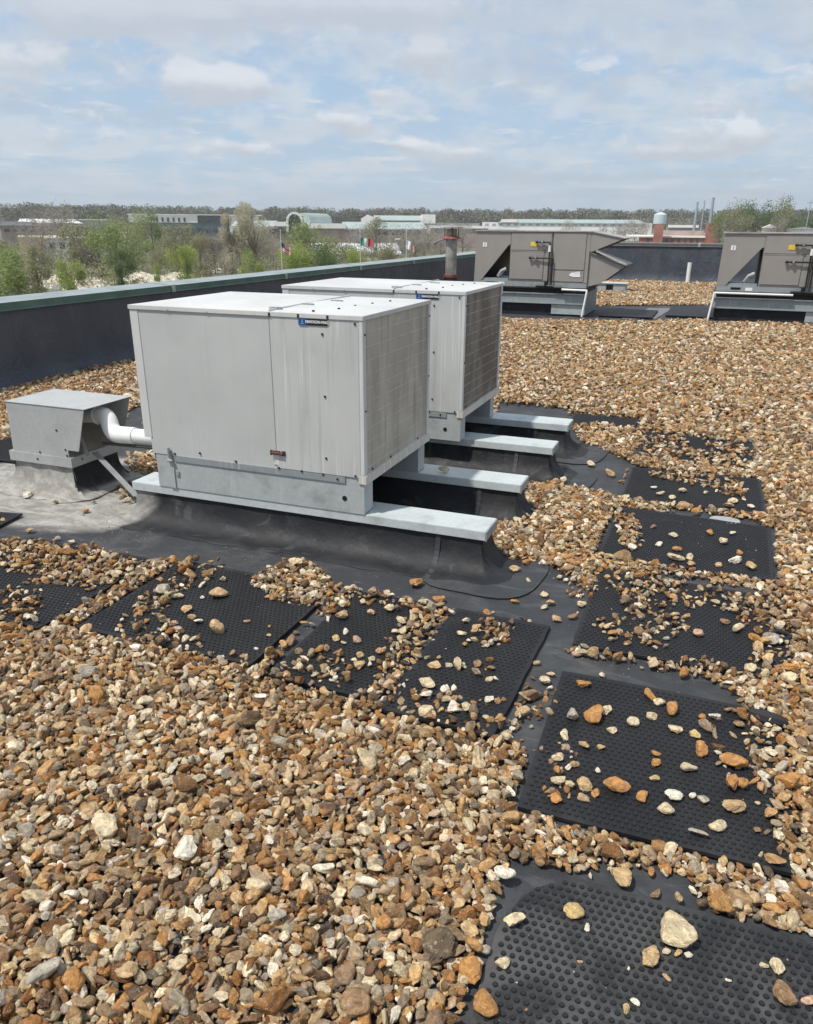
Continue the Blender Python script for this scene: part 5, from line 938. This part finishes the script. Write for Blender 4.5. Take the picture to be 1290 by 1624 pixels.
# mall
s = Site('mall', 'long low brick mall with teal roofs and a white arched entrance', 'building', 520, 330)
w_ = s.box('wall', BRD, 390, 650, 363, None, 4, 30); windows(s, w_, 396, 450, 366, 371, 5, .3, GLS, 4); windows(s, w_, 560, 645, 368, 372, 7, .3, GLS, 4)
def roof_slope(s, u0, u1, vt, vb, y0, y1, mat, name='roof', inset=0):
    m = MB(); m.add([(s.x(u0), y0, s.z(vb)), (s.x(u1), y0, s.z(vb)), (s.x(u1-inset), y1, s.z(vt)), (s.x(u0+inset), y1, s.z(vt)), (s.x(u0), y0, s.z(vb)-.4), (s.x(u1), y0, s.z(vb)-.4), (s.x(u1-inset), y1, s.z(vb)-.4), (s.x(u0+inset), y1, s.z(vb)-.4)], [(0, 1, 2, 3), (4, 7, 6, 5), (0, 4, 5, 1), (1, 5, 6, 2), (2, 6, 7, 3), (3, 7, 4, 0)]); return m.build(name, mat, s.o)
roof_slope(s, 388, 447, 350, 359, 3, 22, BT); roof_slope(s, 541, 660, 351, 362, 3, 24, BT)
s.box('parapet', BW, 446, 490, 352, 359, 2.5, 20); s.box('wing', BW, 490, 545, 354, 362, 2.8, 26); s.box('portico', GLS, 452, 470, 360, 368, 1.5, 6)
# arch
m_ = MB(); cx_ = s.x(475); ro, ri = s.px(11.5), s.px(8.5); zc_ = s.z(350.5); n_ = 18
out = [(cx_+ro*math.cos(math.pi*k/n_), zc_+ro*math.sin(math.pi*k/n_)) for k in range(n_+1)]; inn = [(cx_+ri*math.cos(math.pi*k/n_), zc_+ri*math.sin(math.pi*k/n_)) for k in range(n_+1)]
full = [(cx_+ro, s.z(368))]+out+[(cx_-ro, s.z(368)), (cx_-ri, s.z(368))]+inn[::-1]+[(cx_+ri, s.z(368))]
m_.prism(full, -.5, 2.2, 'y'); m_.build('arch', BW, s.o)
m_ = MB(); m_.prism([(cx_+ri, s.z(358))]+inn+[(cx_-ri, s.z(358))], 1.2, 1.6, 'y'); m_.build('arch_glazing', GLS, s.o)
m_ = MB(); r2 = ro*.93; m_.prism([(cx_+r2, s.z(360))]+[(cx_+r2*math.cos(math.pi*k/n_), zc_+r2*math.sin(math.pi*k/n_)) for k in range(n_+1)]+[(cx_-r2, s.z(360))], 2.3, 26, 'y'); v_ = m_.build('vaulted_roof', BT, s.o); v_.rotation_euler = (0, 0, R(-22)); v_.location = (1.2, 1.0, 0)
s = Site('store', 'large store with teal gabled roof and white gable ends behind the mall', 'building', 640, 420)
w_ = s.box('wall', BRD, 584, 684, 352, None, 0, 40); roof_slope(s, 596, 672, 341, 349, 0, 18, BT, 'roof', 2)
m_ = MB(); m_.prism([(s.x(582), s.z(356)), (s.x(604), s.z(356)), (s.x(601), s.z(345)), (s.x(591), s.z(340.5)), (s.x(582), s.z(347))], -.8, 0, 'y'); m_.build('gable', BW, s.o)
m_ = MB(); m_.prism([(s.x(664), s.z(354)), (s.x(684), s.z(354)), (s.x(684), s.z(339.5)), (s.x(666), s.z(339.5))], -.8, 30, 'y'); m_.build('end_block', BW, s.o)
s = Site('low_building', 'long low building with pale lavender-white roof just beyond the flags', 'building', 560, 235); w_ = s.box('wall', BRD, 496, 625, 400, None, 0, 20); roof_slope(s, 494, 627, 388.5, 401, -1, 26, LROOF)
s = Site('low_building', 'small white roofed building behind the flue', 'building', 735, 300); s.box('wall', BRD, 690, 770, 362, None, 0, 15); s.box('roof', BW, 688, 772, 358, 362, -.5, 16)
s = Site('low_building', 'beige flat building low beside the parapet left of the flue', 'building', 672, 260); w_ = s.box('wall', TAN, 652, 700, 386, None, 0, 10); s.box('roof', GRF, 651, 701, 383.5, 386, -.3, 11); windows(s, w_, 655, 698, 389, 393, 3)
s = Site('low_building', 'pale building with grey roof right behind the flue cap', 'building', 700, 420); s.box('wall', BW, 680, 752, 356, None, 0, 15); s.box('roof', GRF, 679, 753, 353.5, 356, -.3, 16)
s = Site('long_warehouse', 'very long pale warehouse with light teal roof above the left taupe unit', 'building', 905, 400); w_ = s.box('wall', BW, 786, 1012, 353, None, 0, 50); roof_slope(s, 808, 1004, 347, 353.2, -.5, 30, BT, 'roof', 4); s.box('roof_block', BW, 812, 834, 348, 353, -.8, 8); windows(s, w_, 790, 1008, 355, 358, 22, .5, simple('bay_grey', (.42, .45, .48), .7))
s = Site('brick_factory', 'red brick factory with white roof line, below the water tank', 'building', 1080, 300); w_ = s.box('wall', BRK, 1030, 1128, 376.5, None, 0, 25); s.box('cornice', BW, 1008, 1114, 374, 376.5, -.5, 27); s.box('rear_wing', BRD, 1052, 1112, 366, 374, 8, 16); s.box('roof', BW, 1062, 1108, 356, 361, 60, 20); s.box('rear_block', GRF, 1060, 1110, 361, 374, 61, 18); windows(s, w_, 1040, 1110, 379, 383, 9, .5)
tw = s.box('tower', BRK, 1113, 1127, 353, None, -.6, 8)
s2 = Site('water_tower', 'pale blue water tank on a square brick shaft', 'water tower', 1047, 295); s2.box('shaft', BRK, 1041, 1053, 356, None, -1, 4)
m_ = MB(); r_ = s2.px(8.2); m_.lathe([(r_, s2.z(355)), (r_*1.02, s2.z(353)), (r_*1.02, s2.z(340)), (r_*.3, s2.z(336.5)), (.1, s2.z(336))], 0, 1, 20); m_.build('tank', PB, s2.o)
for k, (u, vt, rad) in enumerate(((1103, 320, 1.0), (1114, 318, .55), (1127, 313, 1.2))):
    s3 = Site('smokestack', ['left steel smokestack of three beside the brick tower', 'thinnest steel smokestack, in the middle of three', 'tallest steel smokestack of three, above the brick tower'][k], 'smokestack', u, 330, 0, 'smokestacks beside the brick factory')
    m_ = MB(); m_.lathe([(s3.px(rad*1.9), -1), (s3.px(rad*1.6), s3.z(vt+20)), (s3.px(rad*1.3), s3.z(vt+2))], 0, 0, 14); m_.build('stack', STK, s3.o, smooth=True); m_ = MB(); m_.lathe([(s3.px(rad*1.5), s3.z(vt+2)), (s3.px(rad*1.5), s3.z(vt))], 0, 0, 14); m_.build('rim', GRF, s3.o)
for u, a_, b_, vt, vb, lab in ((1222, 1214, 1231, 355, 361, 'small white gabled house among the trees on the right'), (1268, 1256, 1292, 359.5, 363, 'long low white house at the right edge of the skyline')):
    s = Site('house', lab, 'building', u, 285); s.box('wall', BW, a_, b_, vb, None, 0, 8); m_ = MB(); m_.prism([(s.x(a_)-.4, s.z(vb)), (s.x(b_)+.4, s.z(vb)), (s.x((a_+b_)/2), s.z(vt))], -.5, 9, 'y'); m_.build('roof', BW if u < 1250 else GRF, s.o)
# rubble piles and light yard
RUB, t, p = material('limestone_rubble'); px = t.pos(); b = t.mix(t.mapr(t.noise(px, .6, 6, .7), .35, .65), (.46, .40, .30), (.76, .72, .62)); b = t.mix(t.mapr(t.vor(px, 1.3), .1, .35, .5, 0), b, (.2, .17, .13)); setp(t, p, b, .95, 0, t.bump(t.noise(px, 2, 6, .7), 1, .4))
def pile(u0, u1, vt, vb, lab, seed):
    uc = (u0+u1)/2; g = T(uc, vb); dist = math.hypot(g.x, g.y); g = TD(uc, dist); s_ = Site('rubble_pile', lab, 'rubble pile', uc, dist, 0, 'pale rubble piles beyond the parapet'); rs = random.Random(seed); nx, ny = 46, 22; W2, D2, Hh = s_.px(u1-u0)/2, min(16, s_.px(u1-u0)/2), s_.z(vt); vs = []; fs = []
    ph = [rs.uniform(0, 6) for _ in range(6)]
    for i in range(nx+1):
        for j in range(ny+1):
            a_, b_ = i/nx*2-1, j/ny*2-1; e = max(0, 1-a_**4)*max(0, 1-b_**2)
            f = .55+.25*math.sin(a_*4+ph[0])+.2*math.sin(a_*9+b_*3+ph[1])+.12*math.sin(a_*17+b_*9+ph[2]); vs.append((a_*W2, b_*D2+D2, -.3+Hh*.8*e*max(.3, f)+rs.uniform(-.13, .13)*(e > .05)))
    for i in range(nx):
        for j in range(ny): k = i*(ny+1)+j; fs.append((k, k+ny+1, k+ny+2, k+1))
    MB().add(vs, fs).build('heap', RUB, s_.o)
pile(30, 100, 430, 458, 'pale rubble heap beside the white signs on the left', 1); pile(100, 262, 420, 462, 'largest buff rubble heap just beyond the parapet', 2); pile(215, 345, 427, 452, 'low white rubble heap above the parapet joint', 3); pile(300, 400, 420, 434, 'farthest white rubble strip under the poplars', 4)
s = Site('sign_board', 'white sign board among the bushes beyond the left parapet', 'sign', 86, 118); m_ = MB(); m_.box(s.x(81), s.x(91), 0, .08, s.z(457), s.z(447)); m_.build('board', BW, s.o); m_ = MB(); m_.box(s.x(82), s.x(82.6), .1, .2, -.5, s.z(447)); m_.box(s.x(89.4), s.x(90), .1, .2, -.5, s.z(447)); m_.build('post', GRF, s.o)
s = Site('sign_board', 'small white post sign left of the white sign board', 'sign', 73, 118); m_ = MB(); m_.box(s.x(70), s.x(76), 0, .08, s.z(459), s.z(452)); m_.build('board', BW, s.o); m_ = MB(); m_.box(s.x(72.7), s.x(73.3), .1, .2, -.5, s.z(452)); m_.build('post', GRF, s.o)
# flags
POLE = simple('pole_white', (.62, .63, .62), .4, .2)
def flag(u, dist, vt, lab, bands, fu0, fu1, fvt, fvb, droop):
    s = Site('flagpole', lab, 'flagpole', u, dist, 0, 'flagpoles beyond the parapet'); m_ = MB(); m_.lathe([(.09, -1), (.07, s.z(vt)*.6), (.045, s.z(vt))], 0, 0, 10); m_.lathe([(.09, s.z(vt)), (.10, s.z(vt)+.08), (.03, s.z(vt)+.16)], 0, 0, 10); m_.build('pole', POLE, s.o, smooth=True)
    for (f0, f1, g0, g1, mat) in bands:
        nx, ny = 6, 5; vs = []; fs = []
        for side in (0, 1):
            for i in range(nx+1):
                for j in range(ny+1):
                    f = f0+(f1-f0)*i/nx; g_ = g0+(g1-g0)*j/ny; x_ = s.x(fu0)+(s.x(fu1)-s.x(fu0))*f; z_ = s.z(fvt)+(s.z(fvb)-s.z(fvt))*g_*.62-droop*(s.z(fvt)-s.z(fvb))*f
                    vs.append((x_, .18*math.sin(f*9+g_*2)+.03*side, z_))
        Nn = (nx+1)*(ny+1)
        for i in range(nx):
            for j in range(ny): k = i*(ny+1)+j; fs += [(k, k+1, k+ny+2, k+ny+1), (Nn+k, Nn+k+ny+1, Nn+k+ny+2, Nn+k+1)]
        MB().add(vs, fs).build('flag_panel', mat, s.o)
FR = simple('flag_red', (.50, .04, .06), .7); FW = simple('flag_white', (.75, .74, .74), .7); FB = simple('flag_blue', (.035, .05, .16), .7); FG = simple('flag_green', (.03, .24, .13), .7)
flag(444, 120, 366, 'white flagpole with a drooping striped red and white flag with blue canton', [(0, .45, 0, .5, FB)]+[(.45, 1, k/10, (k+1)/10, FR if k % 2 == 0 else FW) for k in range(5)]+[(0, 1, .5+k/10, .5+(k+1)/10, FR if k % 2 == 0 else FW) for k in range(5)], 444.5, 456, 384, 406, .35)
flag(571, 130, 367, 'white flagpole with a green, white and red upright-banded flag', [(0, .33, 0, 1, FG), (.33, .62, 0, 1, FW), (.62, 1, 0, 1, FR)], 571.5, 588, 377, 397, .1)
flag(645, 135, 366, 'white flagpole with a limp white and pink flag hanging close to it', [(0, .55, 0, 1, FW), (.55, 1, .3, 1, simple('flag_pink', (.55, .28, .24), .7))], 645.5, 656, 380, 402, .30)
s = Site('street_lamp', 'street light with a white lamp head left of the limp white flag', 'street lamp', 640, 150); m_ = MB(); m_.tube([(0, 0, -1), (0, 0, s.z(380)), (-.4, 0, s.z(378)), (-1.0, 0, s.z(378.5))], .06, 8); m_.build('pole', GRF, s.o); m_ = MB(); m_.box(-1.5, -.6, -.2, .2, s.z(380), s.z(378)); m_.build('lamp_head', WHT, s.o, .03)
s = Site('utility_pole', 'tall thin utility pole above the trees at the right edge', 'utility pole', 1281, 260); m_ = MB(); m_.lathe([(.16, -1), (.10, s.z(318))], 0, 0, 8); m_.build('pole', STK, s.o); m_ = MB(); m_.box(-1, 1, -.06, .06, s.z(322), s.z(321)); m_.build('crossarm', STK, s.o)

# ------------------------------------------------------------------ the air itself
hm = bpy.data.materials.new('haze_air'); hm.use_nodes = True; ht = hm.node_tree; ht.nodes.remove(ht.nodes['Principled BSDF'])
pv = ht.nodes.new('ShaderNodeVolumePrincipled'); pv.inputs['Color'].default_value = (.92, .96, 1.0, 1); pv.inputs['Density'].default_value = .00028; pv.inputs['Anisotropy'].default_value = .2
ht.links.new(pv.outputs[0], ht.nodes['Material Output'].inputs['Volume'])
mb = MB(); mb.box(-2600, 2600, -60, 2600, -12, 75); tag(mb.build('haze', hm), kind='stuff')
